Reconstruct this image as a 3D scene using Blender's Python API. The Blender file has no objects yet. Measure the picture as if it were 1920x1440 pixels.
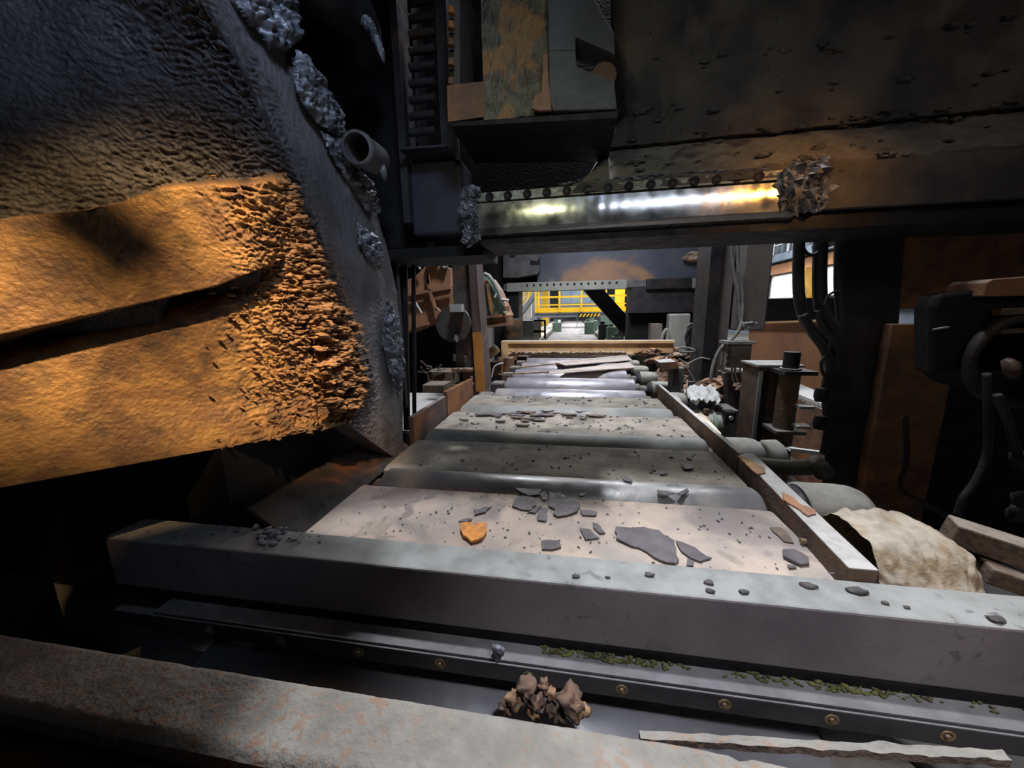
import bpy, math, random
import numpy as np
from mathutils import Vector, Matrix, noise
random.seed(7)
SC = bpy.context.scene
COL = SC.collection

# ------------------------------------------------------------------ camera
FPX = 690.0
def _nz(v):
    v = np.array(v, float); return v/np.linalg.norm(v)
_F = _nz([(1075-960)/FPX, (720-585)/FPX, -1])
_R = _nz([3960/FPX, -65/FPX, 1]); _R = _nz(_R-_F*_R.dot(_F)); _U = np.cross(_R, _F)
_M = np.array([_R, _F, _U]); _C = np.array([0, 0, 1.0])
cd = bpy.data.cameras.new('camera'); cam = bpy.data.objects.new('camera', cd); COL.objects.link(cam)
cd.sensor_width = 36; cd.lens = FPX/1920*36; cd.clip_start = .02; cd.clip_end = 400
mw = Matrix.Identity(4)
for i in range(3):
    for j in range(3): mw[i][j] = _M[i][j]
    mw[i][3] = _C[i]
cam.matrix_world = mw
SC.camera = cam

# ------------------------------------------------------------------ world, lamps, exposure
SC.view_settings.view_transform = 'Standard'; SC.view_settings.look = 'None'
SC.view_settings.gamma = 1; SC.view_settings.use_curve_mapping = False
SC.view_settings.exposure = 0.0
wd = bpy.data.worlds.new('hall_air'); SC.world = wd; wd.use_nodes = True
wd.node_tree.nodes['Background'].inputs[0].default_value = (.55, .65, .9, 1)
wd.node_tree.nodes['Background'].inputs[1].default_value = .003
def aim(o, loc, target):
    o.location = loc
    o.rotation_euler = (Vector(target)-Vector(loc)).to_track_quat('-Z', 'Y').to_euler()
def area(name, loc, target, size, power, col, sy=None, spread=180):
    l = bpy.data.lights.new(name, 'AREA'); l.size = size; l.energy = power; l.color = col
    if sy: l.shape = 'RECTANGLE'; l.size_y = sy
    l.spread = math.radians(spread)
    o = bpy.data.objects.new(name, l); COL.objects.link(o); aim(o, loc, target); return o
def spot(name, loc, target, power, col, cone, blend, r):
    l = bpy.data.lights.new(name, 'SPOT'); l.energy = power; l.color = col
    l.spot_size = math.radians(cone); l.spot_blend = blend; l.shadow_soft_size = r
    o = bpy.data.objects.new(name, l); COL.objects.link(o); aim(o, loc, target); return o
WHITE = (.93, .95, 1); WARM = (1, .66, .31)
spot('high_bay_lamp', (.15, 2.75, 8.8), (.3, 1.45, 0), 2500, WHITE, 36, .6, .2)
area('bay_lamp', (.2, 3.8, 8.5), (.2, 5.6, 0), .8, 190, (.88, .92, 1), spread=80)
spot('tan_beam_fill', (.3, 6.0, 4.6), (.3, 8.4, .2), 380, (1, .95, .88), 70, .7, .2)  # added spot to brighten the tan beam
spot('lower_roller_fill', (.45, .1, 1.7), (.5, 1.0, -.5), 95, (.93, .94, 1), 64, .8, .08)  # added spot to brighten the lower roller in the gap
area('far_stand_fill', (.6, 6.6, 4.6), (.8, 10, 2.0), .8, 36, (.86, .9, 1), spread=100)  # added area light lifting the far crosshead
spot('crust_band_fill', (3.0, -.6, 3.3), (2.5, 2.45, 1.9), 30, (1, .86, .68), 44, .8, .15)  # added spot to lighten the crust band above the beam face
spot('sodium_lamp', (-.2, .0, 3.15), (-1.68, 1.43, .50), 900, WARM, 33, .8, .05)
spot('sodium_side_lamp', (.3, -1.0, 2.6), (2.35, 3.2, .55), 36, WARM, 17, .8, .12)
spot('girder_face_fill', (1.7, .0, 1.6), (1.75, 1.0, -.5), 62, (1, .93, .92), 64, .8, .10)  # added fill for the cross girder's front face
area('upper_fill_lamp', (.6, -.9, 3.4), (-1.3, 1.4, 1.9), .6, 8, (.6, .74, 1), spread=55)
area('green_work_lamp', (-.30, .75, 2.13), (-.2, 2.4, 1.65), .07, 1.3, (.9, .9, .5), spread=100)
area('strip_reflection_light', (1.25, -.8, 2.62), (.7, 2.4, 1.65), 1.3, 1.5, (.78, .86, 1), sy=.4, spread=50)  # added area light for the cool reflection in the polished strip
area('amber_lamp', (2.55, -.7, 2.72), (1.2, 2.4, 1.68), .36, .8, (1, .42, .06), spread=16)
for hx, hy, hp in ((-3, 18, 1000), (4, 20, 1000), (0, 30, 2000), (0, 48, 3200), (0, 72, 3600), (9, 12, 700), (9.5, 24, 1200)):
    area('hall_lamp', (hx, hy, 9.0), (hx, hy, 0), 3, hp, (.96, .97, 1))

# ------------------------------------------------------------------ helpers
def W(x, y, X=None, Y=None, Z=None):
    d = _M @ np.array([(x-960)/FPX, (720-y)/FPX, -1])
    t = X/d[0] if X is not None else Y/d[1] if Y is not None else (Z-1.0)/d[2]
    return Vector((_C+t*d).tolist())
def PX(P):
    c = (np.asarray(P, float)-_C) @ _M
    return 960-FPX*c[..., 0]/c[..., 2], 720+FPX*c[..., 1]/c[..., 2]

class MB:
    def __init__(s): s.v = []; s.f = []; s.fl = []
    def add(s, vs, fs, sm=False):
        n = len(s.v); s.v += [tuple(p) for p in vs]; s.f += [tuple(n+i for i in f) for f in fs]; s.fl += [sm]*len(fs); return s
    def box(s, x0, x1, y0, y1, z0, z1): return s.hexa([(x0,y0,z0),(x1,y0,z0),(x1,y1,z0),(x0,y1,z0),(x0,y0,z1),(x1,y0,z1),(x1,y1,z1),(x0,y1,z1)])
    def hexa(s, p): return s.add(p, [(3,2,1,0),(4,5,6,7),(0,1,5,4),(1,2,6,5),(2,3,7,6),(3,0,4,7)])
    def bar(s, p0, p1, w, h, up=(0,0,1)):
        p0, p1 = Vector(p0), Vector(p1); d = (p1-p0).normalized(); u = Vector(up)
        if abs(d.dot(u)) > .99: u = Vector((0,1,0))
        a = d.cross(u).normalized(); b = a.cross(d).normalized(); q = []
        for p in (p0, p1):
            for i, j in ((-1,-1),(1,-1),(1,1),(-1,1)): q.append(p+a*(i*w/2)+b*(j*h/2))
        return s.add(q, [(3,2,1,0),(4,5,6,7),(0,1,5,4),(1,2,6,5),(2,3,7,6),(3,0,4,7)])
    def lathe(s, p0, p1, prof, n=32, caps=True):
        """prof: list of (t along p0->p1 in 0..1, radius)"""
        p0, p1 = Vector(p0), Vector(p1); d = (p1-p0); L = d.normalized()
        u = Vector((0,0,1)) if abs(L.z) < .9 else Vector((0,1,0))
        a = L.cross(u).normalized(); b = L.cross(a).normalized()
        vs = []; fs = []
        for t, r in prof:
            for k in range(n):
                w = 2*math.pi*k/n; vs.append(p0+d*t+a*(r*math.cos(w))+b*(r*math.sin(w)))
        m = len(prof)
        for i in range(m-1):
            for k in range(n):
                k2 = (k+1) % n; fs.append((i*n+k, i*n+k2, (i+1)*n+k2, (i+1)*n+k))
        s.add(vs, fs, True)
        if caps:
            s.add(vs[:n], [tuple(range(n-1,-1,-1))]); s.add(vs[-n:], [tuple(range(n))])
        return s
    def cyl(s, p0, p1, r, r1=None, n=24): return s.lathe(p0, p1, [(0, r), (1, r if r1 is None else r1)], n)
    def tube(s, pts, r, n=8):
        pts = [Vector(p) for p in pts]; vs = []; fs = []; m = len(pts)
        ref = Vector((.13, .21, 1)).normalized()
        for i, p in enumerate(pts):
            d = (pts[min(i+1, m-1)]-pts[max(i-1, 0)]).normalized()
            a = d.cross(ref); a = a.normalized() if a.length > .05 else d.cross(Vector((1,0,0))).normalized(); b = d.cross(a)
            for k in range(n):
                w = 2*math.pi*k/n; vs.append(p+a*(r*math.cos(w))+b*(r*math.sin(w)))
        for i in range(m-1):
            for k in range(n):
                k2 = (k+1) % n; fs.append((i*n+k, (i+1)*n+k, (i+1)*n+k2, i*n+k2))
        fs.append(tuple(range(n))); fs.append(tuple(range((m-1)*n+n-1, (m-1)*n-1, -1)))
        return s.add(vs, fs, True)
    def prism(s, poly, off):
        """poly: 3-D points of one face, off: vector to the opposite face"""
        poly = [Vector(p) for p in poly]; off = Vector(off); n = len(poly)
        vs = poly+[p+off for p in poly]
        fs = [tuple(range(n)), tuple(range(2*n-1, n-1, -1))]+[(i, n+i, n+(i+1) % n, (i+1) % n) for i in range(n)]
        return s.add(vs, fs)
    def grid(s, P, off=None, sm=True):
        """P: m x n x 3 surface, off: vector or m x n x 3 array giving the back of it"""
        m, n = P.shape[:2]; vs = P.reshape(-1, 3).tolist(); fs = []
        for i in range(m-1):
            for j in range(n-1): a = i*n+j; fs.append((a, a+1, a+n+1, a+n))
        s.add(vs, fs, sm)
        if off is not None:
            Q = P+np.array(off); rim = [(0,j) for j in range(n)]+[(i,n-1) for i in range(1,m)]+[(m-1,j) for j in range(n-2,-1,-1)]+[(i,0) for i in range(m-2,0,-1)]
            top = [P[i, j].tolist() for i, j in rim]; bot = [Q[i, j].tolist() for i, j in rim]; k = len(rim)
            s.add(top+bot, [(a, k+a, k+(a+1) % k, (a+1) % k) for a in range(k)])
            step = max(1, m//12), max(1, n//12)
            ii = sorted(set(list(range(0, m, step[0]))+[m-1])); jj = sorted(set(list(range(0, n, step[1]))+[n-1]))
            B = Q[np.ix_(ii, jj)]; mm, nn = B.shape[:2]
            s.add(B.reshape(-1, 3).tolist(), [(i*nn+j, (i+1)*nn+j, (i+1)*nn+j+1, i*nn+j+1) for i in range(mm-1) for j in range(nn-1)])
        return s
    def rock(s, c, size, seed, sub=2, rough=.35, flat=False):
        vs, fs = ico(sub); c = Vector(c); o = Vector((seed*3.1, seed*1.7, seed*.9)); q = []
        for v in vs:
            k = 1+rough*noise.noise(v*1.6+o)*1.6+rough*.5*noise.noise(v*4+o)
            q.append((c.x+v.x*size[0]*k, c.y+v.y*size[1]*k, c.z+v.z*size[2]*k))
        return s.add(q, fs, not flat)
    def build(s, name, mat, parent=None, bevel=0, loc=None, kind=None, label=None, cat=None, group=None, attrs=None):
        v = np.array(s.v, float)
        if parent is not None:
            o0 = wloc(parent)
        else:
            o0 = np.array(loc) if loc is not None else np.array([(v[:,0].min()+v[:,0].max())/2, (v[:,1].min()+v[:,1].max())/2, v[:,2].min()])
        me = bpy.data.meshes.new(name); me.from_pydata((v-o0).tolist(), [], s.f)
        me.polygons.foreach_set('use_smooth', s.fl)
        me.materials.append(mat); me.update()
        if attrs:
            for k, a in attrs.items():
                at = me.attributes.new(k, 'FLOAT', 'POINT'); d = np.zeros(len(v)); d[:len(a)] = a; at.data.foreach_set('value', d)
        o = bpy.data.objects.new(name, me); COL.objects.link(o)
        if parent is not None: o.parent = parent
        else: o.location = o0
        if bevel:
            b = o.modifiers.new('bevel', 'BEVEL'); b.width = bevel; b.segments = 2; b.limit_method = 'ANGLE'; b.angle_limit = math.radians(40)
        tag(o, label, cat, group, kind)
        return o
_ico = {}
def ico(sub):
    if sub not in _ico:
        import bmesh
        b = bmesh.new(); bmesh.ops.create_icosphere(b, subdivisions=sub, radius=1)
        _ico[sub] = ([v.co.copy() for v in b.verts], [tuple(v.index for v in f.verts) for f in b.faces]); b.free()
    return _ico[sub]
def wloc(o):
    p = np.zeros(3)
    while o is not None: p = p+np.array(o.location); o = o.parent
    return p
def tag(o, label=None, cat=None, group=None, kind=None):
    if label: o['label'] = label
    if cat: o['category'] = cat
    if group: o['group'] = group
    if kind: o['kind'] = kind
    return o
def thing(name, label, cat, loc, group=None):
    o = bpy.data.objects.new(name, None); COL.objects.link(o); o.location = loc; o.empty_display_size = .1
    return tag(o, label, cat, group)
def dup(root, loc, label=None, group=None):
    r = root.copy(); COL.objects.link(r); r.location = loc
    if label: r['label'] = label
    if group: r['group'] = group
    for ch in list(root.children):
        c = ch.copy(); COL.objects.link(c); c.parent = r
        for g in list(ch.children):
            d = g.copy(); COL.objects.link(d); d.parent = c
    return r
def fbm(x, y, z, oct=3):
    s = 0; a = 1; t = 0
    for k in range(oct): s += a*noise.noise(Vector((x, y, z))); t += a; a *= .5; x *= 2.03; y *= 2.03; z *= 2.03
    return s/t
def smooth(e0, e1, x):
    t = np.clip((x-e0)/(e1-e0), 0, 1); return t*t*(3-2*t)

# ------------------------------------------------------------------ materials
def material(name, a, b, rust=None, rust_amt=.45, dust=None, dust_amt=.8, scale=6, rough=.6, metal=.0, bump=.3, bscale=60, speck=None, speck_amt=.62, attr=None, attr_col=None, streak=None, spots=None, spots_amt=.6, spots_scale=6):
    m = bpy.data.materials.new(name); m.use_nodes = True; nt = m.node_tree; N = nt.nodes; L = nt.links
    bs = N['Principled BSDF']; g = N.new('ShaderNodeNewGeometry')
    vec = g.outputs['Position']
    if streak:
        mp = N.new('ShaderNodeMapping'); mp.inputs['Scale'].default_value = streak; L.new(vec, mp.inputs[0]); vs = mp.outputs[0]
    else: vs = vec
    def nz(sc, det=5, v=None, dist=0):
        n = N.new('ShaderNodeTexNoise'); n.inputs['Scale'].default_value = sc; n.inputs['Detail'].default_value = det
        n.inputs['Distortion'].default_value = dist
        L.new(v or vec, n.inputs['Vector']); return n.outputs['Fac']
    def ramp(src, lo, hi):
        r = N.new('ShaderNodeMapRange'); r.interpolation_type = 'SMOOTHSTEP'
        r.inputs[1].default_value = lo; r.inputs[2].default_value = hi; L.new(src, r.inputs[0]); return r.outputs[0]
    def mix(f, c1, c2):
        x = N.new('ShaderNodeMix'); x.data_type = 'RGBA'
        L.new(f, x.inputs['Factor'])
        for k, c in ((6, c1), (7, c2)):
            if isinstance(c, tuple): x.inputs[k].default_value = (*c, 1)
            else: L.new(c, x.inputs[k])
        return x.outputs[2]
    def mathn(op, p, q):
        x = N.new('ShaderNodeMath'); x.operation = op; x.use_clamp = True
        for k, c in ((0, p), (1, q)):
            if isinstance(c, (int, float)): x.inputs[k].default_value = c
            else: L.new(c, x.inputs[k])
        return x.outputs[0]
    c = mix(ramp(nz(scale, 6, vs), .35, .68), a, b)
    met = None
    if rust:
        rf = ramp(nz(scale*.45, 7, vs, .6), 1-rust_amt-.04, 1-rust_amt+.08)
        c = mix(rf, c, rust); met = rf
    if attr:
        an = N.new('ShaderNodeAttribute'); an.attribute_name = attr
        f = mathn('MULTIPLY', an.outputs['Fac'], mathn('ADD', ramp(nz(scale*2.2, 6), .3, .6), .45))
        rustc = mix(ramp(nz(scale*1.1, 7, None, 1), .36, .64), attr_col[0], attr_col[1])
        c = mix(f, c, rustc)
    if speck:
        c = mix(ramp(nz(scale*9, 3), speck_amt, speck_amt+.05), c, speck)
    df = None
    if dust:
        sx = N.new('ShaderNodeSeparateXYZ'); L.new(g.outputs['Normal'], sx.inputs[0])
        up = ramp(sx.outputs[2], .25, .8)
        pat = ramp(nz(scale*.8, 6, None, .4), .66-dust_amt*.5, .86-dust_amt*.5)
        df = mathn('MULTIPLY', up, pat)
        dc = mix(ramp(nz(scale*2.5, 6), .35, .7), dust, tuple(x*.72 for x in dust))
        c = mix(df, c, dc)
    if spots:
        big = ramp(nz(scale*.35, 3), .42, .62); sp = ramp(nz(scale*spots_scale, 4, None, .5), spots_amt, spots_amt+.06)
        c = mix(mathn('MULTIPLY', sp, big), c, spots)
    L.new(c, bs.inputs['Base Color'])
    # metalness and roughness fall away under rust and dust
    if metal > 0:
        cur = None
        for k in (met, df):
            if k is not None:
                inv = mathn('SUBTRACT', 1.0, k); cur = inv if cur is None else mathn('MULTIPLY', cur, inv)
        if cur is not None: L.new(mathn('MULTIPLY', cur, metal), bs.inputs['Metallic'])
        else: bs.inputs['Metallic'].default_value = metal
    rr = N.new('ShaderNodeMapRange'); L.new(nz(scale*3, 4), rr.inputs[0]); rr.inputs[1].default_value = .3; rr.inputs[2].default_value = .7
    rr.inputs[3].default_value = max(.05, rough-.1); rr.inputs[4].default_value = min(1, rough+.15)
    ro = rr.outputs[0]
    if df is not None: ro = mathn('MAXIMUM', ro, mathn('MULTIPLY', df, .9))
    L.new(ro, bs.inputs['Roughness'])
    bs.inputs['Specular IOR Level'].default_value = .35
    if bump:
        bn = N.new('ShaderNodeBump'); bn.inputs['Strength'].default_value = bump; bn.inputs['Distance'].default_value = .01
        L.new(nz(bscale, 5), bn.inputs['Height']); L.new(bn.outputs[0], bs.inputs['Normal'])
    return m
def emit(name, col, st):
    m = bpy.data.materials.new(name); m.use_nodes = True; bs = m.node_tree.nodes['Principled BSDF']
    bs.inputs['Base Color'].default_value = (*col, 1); bs.inputs['Emission Color'].default_value = (*col, 1); bs.inputs['Emission Strength'].default_value = st; return m
DUST = (.50, .42, .35); GDUST = (.31, .315, .305)
m_plate = material('dusty_plate', (.50,.40,.33), (.34,.295,.265), rust=(.24,.21,.20), rust_amt=.42, scale=4, rough=.85, bump=.5, bscale=80, speck=(.07,.06,.06), speck_amt=.68, spots=(.25,.21,.19), spots_amt=.54, spots_scale=1.6)
m_roller = material('roller_steel', (.42,.42,.42), (.32,.32,.33), rust=(.40,.35,.30), rust_amt=.38, scale=4, rough=.36, metal=.5, bump=.12, bscale=40, streak=(1,1,1))
m_roller_dusty = material('roller_dusty', (.27,.275,.265), (.19,.19,.18), rust=(.30,.26,.21), rust_amt=.45, scale=4, rough=.6, metal=.2, bump=.2, speck=(.06,.055,.055), speck_amt=.72)
m_roller_far = material('roller_bright_steel', (.46,.44,.48), (.38,.36,.40), rust=(.42,.37,.33), rust_amt=.4, scale=3, rough=.36, metal=.5, bump=.1)
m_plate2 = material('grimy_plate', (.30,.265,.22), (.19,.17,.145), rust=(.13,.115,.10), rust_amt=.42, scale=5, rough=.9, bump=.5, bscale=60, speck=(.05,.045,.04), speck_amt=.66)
m_strip = material('pale_strip', (.52,.46,.42), (.40,.36,.34), scale=4, rough=.8, bump=.2)
m_girder = material('girder_steel', (.25,.22,.225), (.19,.17,.18), rust=(.26,.21,.185), rust_amt=.35, dust=GDUST, dust_amt=1.0, spots=(.14,.14,.14), spots_amt=.60, spots_scale=5, scale=4, rough=.55, metal=.3, bump=.2, bscale=120)
m_girder2 = material('dusty_girder_steel', (.20,.15,.12), (.13,.10,.085), dust=(.30,.285,.255), dust_amt=1.05, scale=4, rough=.85, bump=.7, bscale=70, spots=(.30,.205,.15), spots_amt=.54, spots_scale=9)
m_lip = material('channel_steel', (.10,.095,.10), (.06,.055,.06), dust=(.22,.22,.23), dust_amt=.95, scale=5, rough=.45, metal=.5, bump=.15)
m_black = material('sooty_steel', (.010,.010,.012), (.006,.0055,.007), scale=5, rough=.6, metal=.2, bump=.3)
m_dark = material('dark_steel', (.036,.036,.042), (.02,.018,.021), rust=(.045,.026,.018), rust_amt=.4, scale=4, rough=.55, metal=.3, bump=.3)
m_darkdust = material('dark_dusty_steel', (.10,.09,.085), (.055,.048,.045), rust=(.12,.07,.045), rust_amt=.42, dust=(.22,.2,.18), dust_amt=.8, scale=5, rough=.8, bump=.5)
m_rust = material('rusty_steel', (.23,.115,.06), (.12,.07,.05), rust=(.33,.14,.05), rust_amt=.42, dust=(.34,.28,.23), dust_amt=.7, scale=6, rough=.85, bump=.5)
m_rustrail = material('rail_steel', (.13,.085,.055), (.07,.05,.04), rust=(.20,.085,.035), rust_amt=.4, dust=(.50,.48,.46), dust_amt=1.15, scale=6, rough=.8, bump=.4)
m_darkrail = material('dark_rail_steel', (.03,.02,.014), (.018,.014,.012), rust=(.10,.035,.014), rust_amt=.46, scale=5, rough=.7, bump=.4)
m_purp = material('purple_rust', (.10,.065,.06), (.07,.05,.055), rust=(.30,.12,.04), rust_amt=.40, dust=(.25,.2,.18), dust_amt=.6, scale=3, rough=.8, bump=.3)
m_rustrail2 = material('orange_rail', (.26,.11,.045), (.14,.07,.045), rust=(.34,.14,.04), rust_amt=.45, scale=4, rough=.85, bump=.4)
m_orange = material('orange_rust', (.42,.22,.12), (.30,.17,.11), scale=7, rough=.85, bump=.5)
m_polish = material('polished_strip', (.62,.63,.66), (.50,.50,.50), rust=(.42,.39,.28), rust_amt=.30, scale=2.2, rough=.2, metal=.95, bump=.03, bscale=25, streak=(.25,1,9))
m_crust = material('mortar_crust', (.125,.108,.088), (.05,.047,.05), rust=(.18,.155,.125), rust_amt=.40, dust=(.24,.22,.19), dust_amt=.9, scale=3.4, rough=.9, bump=1.0, bscale=38, speck=(.03,.028,.028), speck_amt=.70)
m_slag = material('wet_slag', (.18,.19,.22), (.04,.04,.05), rust=(.15,.13,.08), rust_amt=.35, dust=(.34,.35,.38), dust_amt=.6, scale=9, rough=.38, metal=.3, bump=.6, bscale=45)
m_scale = material('rolling_scale', (.075,.07,.073), (.045,.04,.042), rust=(.10,.065,.045), rust_amt=.35, scale=5, rough=.55, metal=.15, bump=.7, bscale=70,
                   attr='rusty', attr_col=((.40,.235,.10), (.20,.115,.07)))
m_side = material('scoured_plate', (.13,.125,.13), (.08,.076,.08), rust=(.20,.18,.16), rust_amt=.30, scale=4, rough=.6, metal=.1, bump=.7, bscale=45)
m_layer = material('layered_rust', (.42,.25,.13), (.24,.14,.085), rust=(.10,.065,.05), rust_amt=.35, scale=9, rough=.9, bump=.6, bscale=60)
m_mud = material('mud_brown', (.17,.125,.10), (.10,.08,.07), scale=14, rough=.9, bump=.4)
m_flake = material('scale_flake', (.125,.112,.118), (.09,.08,.085), rust=(.17,.13,.11), rust_amt=.3, scale=14, rough=.55, metal=.2, bump=.35, bscale=80)
m_flake_o = material('orange_flake', (.75,.30,.06), (.45,.18,.05), rust=(.28,.24,.24), rust_amt=.42, scale=28, rough=.7, bump=.4)
m_crumb = material('crumb_scale', (.10,.09,.09), (.06,.055,.055), scale=30, rough=.7, bump=.4)
m_rock = material('rust_rock', (.20,.12,.085), (.10,.07,.055), rust=(.30,.17,.09), rust_amt=.35, scale=18, rough=.9, bump=.6)
m_drum = material('dusty_drum', (.13,.12,.10), (.085,.078,.066), rust=(.16,.11,.07), rust_amt=.3, dust=(.38,.37,.33), dust_amt=.95, scale=5, rough=.7, metal=.1, bump=.25)
m_sack = material('caked_cover', (.40,.29,.18), (.24,.17,.11), rust=(.14,.085,.06), rust_amt=.42, dust=(.46,.40,.32), dust_amt=.75, scale=7, rough=.95, bump=.7, bscale=40)
m_wood = material('grimy_timber', (.16,.11,.075), (.08,.06,.045), dust=(.30,.25,.2), dust_amt=.8, scale=5, rough=.9, bump=.6, streak=(8,1,8))
m_tan = material('tan_beam_paint', (.60,.38,.19), (.46,.29,.15), rust=(.38,.24,.15), rust_amt=.25, dust=(.68,.58,.46), dust_amt=1.2, scale=4, rough=.75, bump=.2)
m_yel = material('yellow_paint', (.90,.55,.02), (.80,.46,.02), scale=2, rough=.45, bump=.05)
m_green = material('green_paint', (.20,.30,.22), (.13,.2,.15), dust=(.3,.34,.3), dust_amt=.7, scale=3, rough=.6, bump=.1)
m_grey = material('grey_paint', (.30,.31,.28), (.22,.23,.21), dust=(.45,.45,.42), dust_amt=.8, scale=2, rough=.6, bump=.1)
m_greybrown = material('dusty_grey_housing', (.20,.175,.16), (.15,.13,.12), dust=(.34,.31,.28), dust_amt=.9, scale=3, rough=.8, bump=.2)
m_pale = material('pale_paint', (.62,.62,.60), (.5,.5,.48), scale=2, rough=.7, bump=.05)
m_conc = material('dirty_concrete', (.16,.15,.14), (.09,.085,.08), scale=1.5, rough=.95, bump=.5)
m_concl = material('pale_concrete', (.55,.53,.50), (.42,.4,.38), scale=1.5, rough=.9, bump=.2)
m_wall = material('hall_cladding', (.16,.20,.25), (.12,.15,.19), scale=1, rough=.7, bump=.1)
m_roof = material('hall_roof', (.10,.11,.12), (.07,.075,.08), scale=1, rough=.8, bump=.1)
m_rustwall = material('rust_sheet', (.40,.20,.11), (.28,.15,.09), rust=(.48,.24,.10), rust_amt=.42, dust=(.6,.5,.4), dust_amt=1, scale=1.6, rough=.85, bump=.2, streak=(1,1,.4))
m_hose = material('black_hose', (.025,.025,.028), (.014,.014,.016), scale=8, rough=.5, bump=.2)
m_cable = material('grey_cable', (.30,.29,.27), (.2,.19,.18), scale=8, rough=.6, bump=.1)
m_brass = material('bolt_steel', (.40,.30,.17), (.22,.16,.10), scale=40, rough=.5, metal=.5, bump=.3)
m_moss = material('yellow_green_grime', (.16,.17,.05), (.07,.065,.03), scale=25, rough=.9, bump=.6)
m_streak = material('rust_streak', (.24,.13,.09), (.17,.10,.075), scale=9, rough=.8, bump=.4)
m_mould = material('mottled_rust_block', (.12,.11,.08), (.05,.045,.04), rust=(.22,.12,.055), rust_amt=.48, scale=13, rough=.6, metal=.1, bump=.9, bscale=38, speck=(.25,.27,.14), speck_amt=.66)
m_pane = emit('daylit_pane', (.80,.90,1), 1.5)
m_orangecol = material('ochre_column', (.62,.33,.05), (.45,.23,.05), scale=2, rough=.6, bump=.05)

# ================================================================== the hall
MB().box(-9, 14, -5, 112, -1.15, -1.0).build('floor', m_conc, kind='structure')
MB().box(-9, 14, -5, 112, 10, 10.2).build('ceiling', m_roof, kind='structure')
MB().box(-9.3, -9, -5, 112, -1.15, 10.2).build('wall_left', m_wall, kind='structure')
MB().box(-9, 14, 112, 112.3, -1.15, 10.2).build('wall_far', m_pale, kind='structure')
MB().box(-9, 14, -5.3, -5, -1.15, 10.2).build('wall_near', m_roof, kind='structure')
rw = MB().box(14, 14.3, -5, 112, -1.15, 10.2)
rw.build('wall_right', m_wall, kind='structure')
# corrugation ribs, catwalk rail, girts and daylit panes on the right wall
rb = MB()
for k in range(60): rb.box(13.94, 14, 9+k*.7, 9.12+k*.7, 4.6, 10)
rb.build('trim_1', m_roof, kind='structure')
wy = [(15.0, 19.2), (20.8, 24.2), (25.6, 29.5), (31, 36), (38, 44), (12.0, 13.6)]
for i, (a, b) in enumerate(wy):
    w = MB().box(13.9, 13.98, a, b, 1.75, 3.15).build('window_%d' % (i+1), m_pane, kind='structure')
    fm = MB()
    for yy in (a-.1, b): fm.box(13.82, 13.98, yy, yy+.1, 1.7, 3.2)
    fm.box(13.82, 13.98, a-.1, b+.1, 3.15, 3.25); fm.box(13.75, 13.98, a-.1, b+.1, 1.65, 1.75)
    fm.build('window_frame', m_pale, w)
tr = MB().box(13.6, 13.98, 9, 50, 3.3, 3.95); tr.build('trim_2', m_rustwall, kind='structure')
tr = MB().box(13.6, 13.98, 9, 50, .95, 1.55); tr.build('trim_3', m_rust, kind='structure')
tr = MB().box(13.2, 13.98, 9, 50, 4.05, 4.5); tr.build('trim_4', m_wall, kind='structure')
cw = thing('catwalk_railing', 'pale railing of the high catwalk on the right hall wall', 'railing', (13.1, 30, 4.5))
MB().bar((13.1, 9, 5.6), (13.1, 50, 5.6), .07, .07).build('handrail', m_pale, cw)
MB().bar((13.1, 9, 5.05), (13.1, 50, 5.05), .05, .05).build('mid_rail', m_pale, cw)
for k in range(24): MB().bar((13.1, 9+k*1.75, 4.5), (13.1, 9+k*1.75, 5.6), .07, .07).build('railing_post', m_pale, cw)
for i, yy in enumerate((14.2, 20.0, 24.9, 30.2)):
    c = MB().box(13.2, 13.75, yy-.35, yy+.35, -1, 3.3).build('wall_column', m_orangecol,
        label=['ochre column by the right wall, before the nearest pane', 'ochre column between the two nearest bright panes', 'ochre column between the second and third bright panes', 'ochre column beyond the third bright pane'][i], cat='column', group='ochre columns along the right wall')

# ================================================================== roller table
PITCH = .83; Y0 = 2.13; RR = .17; RZ = .035-RR
def make_roller(y, x0, x1, label, mat, necks=True, group=None):
    t = thing('table_roller', label, 'roller', ((x0+x1)/2, y, RZ), group)
    L = x1-x0
    MB().lathe((x0, y, RZ), (x1, y, RZ), [(0, RR-.012), (.008, RR), (.992, RR), (1, RR-.012)], 48).build('barrel', mat, t)
    if necks:
        for s, a in ((-1, x0), (1, x1)):
            MB().lathe((a, y, RZ), (a+s*.16, y, RZ), [(0, .10), (.45, .10), (.46, .075), (1, .075)], 24).build('neck', m_darkdust, t)
    return t
r1 = make_roller(Y0-.10, -1.16, 1.0, 'shiny table roller between the two nearest dusty plates', m_roller)
r2 = make_roller(Y0+PITCH-.1, -1.2, 1.0, 'pale roller standing out behind the shadowed plate', m_roller_dusty)
r3 = make_roller(Y0+2*PITCH-.06, -1.17, .97, 'dust-caked roller under the far end of the plates', m_roller_dusty)
exp = ['nearest bare roller beyond the last dusty plate', 'second bare roller beyond the dusty plates', 'third bare roller, partly under a diagonal strap', 'fourth bare roller, just before the tan beam', 'bare roller almost under the tan beam']
rollers = []
for k in range(5):
    rollers.append(make_roller(Y0+(3+k)*PITCH, -.98, .88, exp[k], m_roller_far))
m_run = material('run_table_roller', (.34,.32,.32), (.26,.245,.24), rust=(.40,.34,.29), rust_amt=.4, scale=3, rough=.6, metal=.15, bump=.1)
far0 = make_roller(Y0+8*PITCH, -.98, .88, 'pale roller of the run table receding beyond the tan beam', m_run, group='run table rollers beyond the tan beam')

for k in range(1, 112):
    o = dup(far0, (far0.location.x, Y0+(8+k)*PITCH, RZ))
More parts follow.
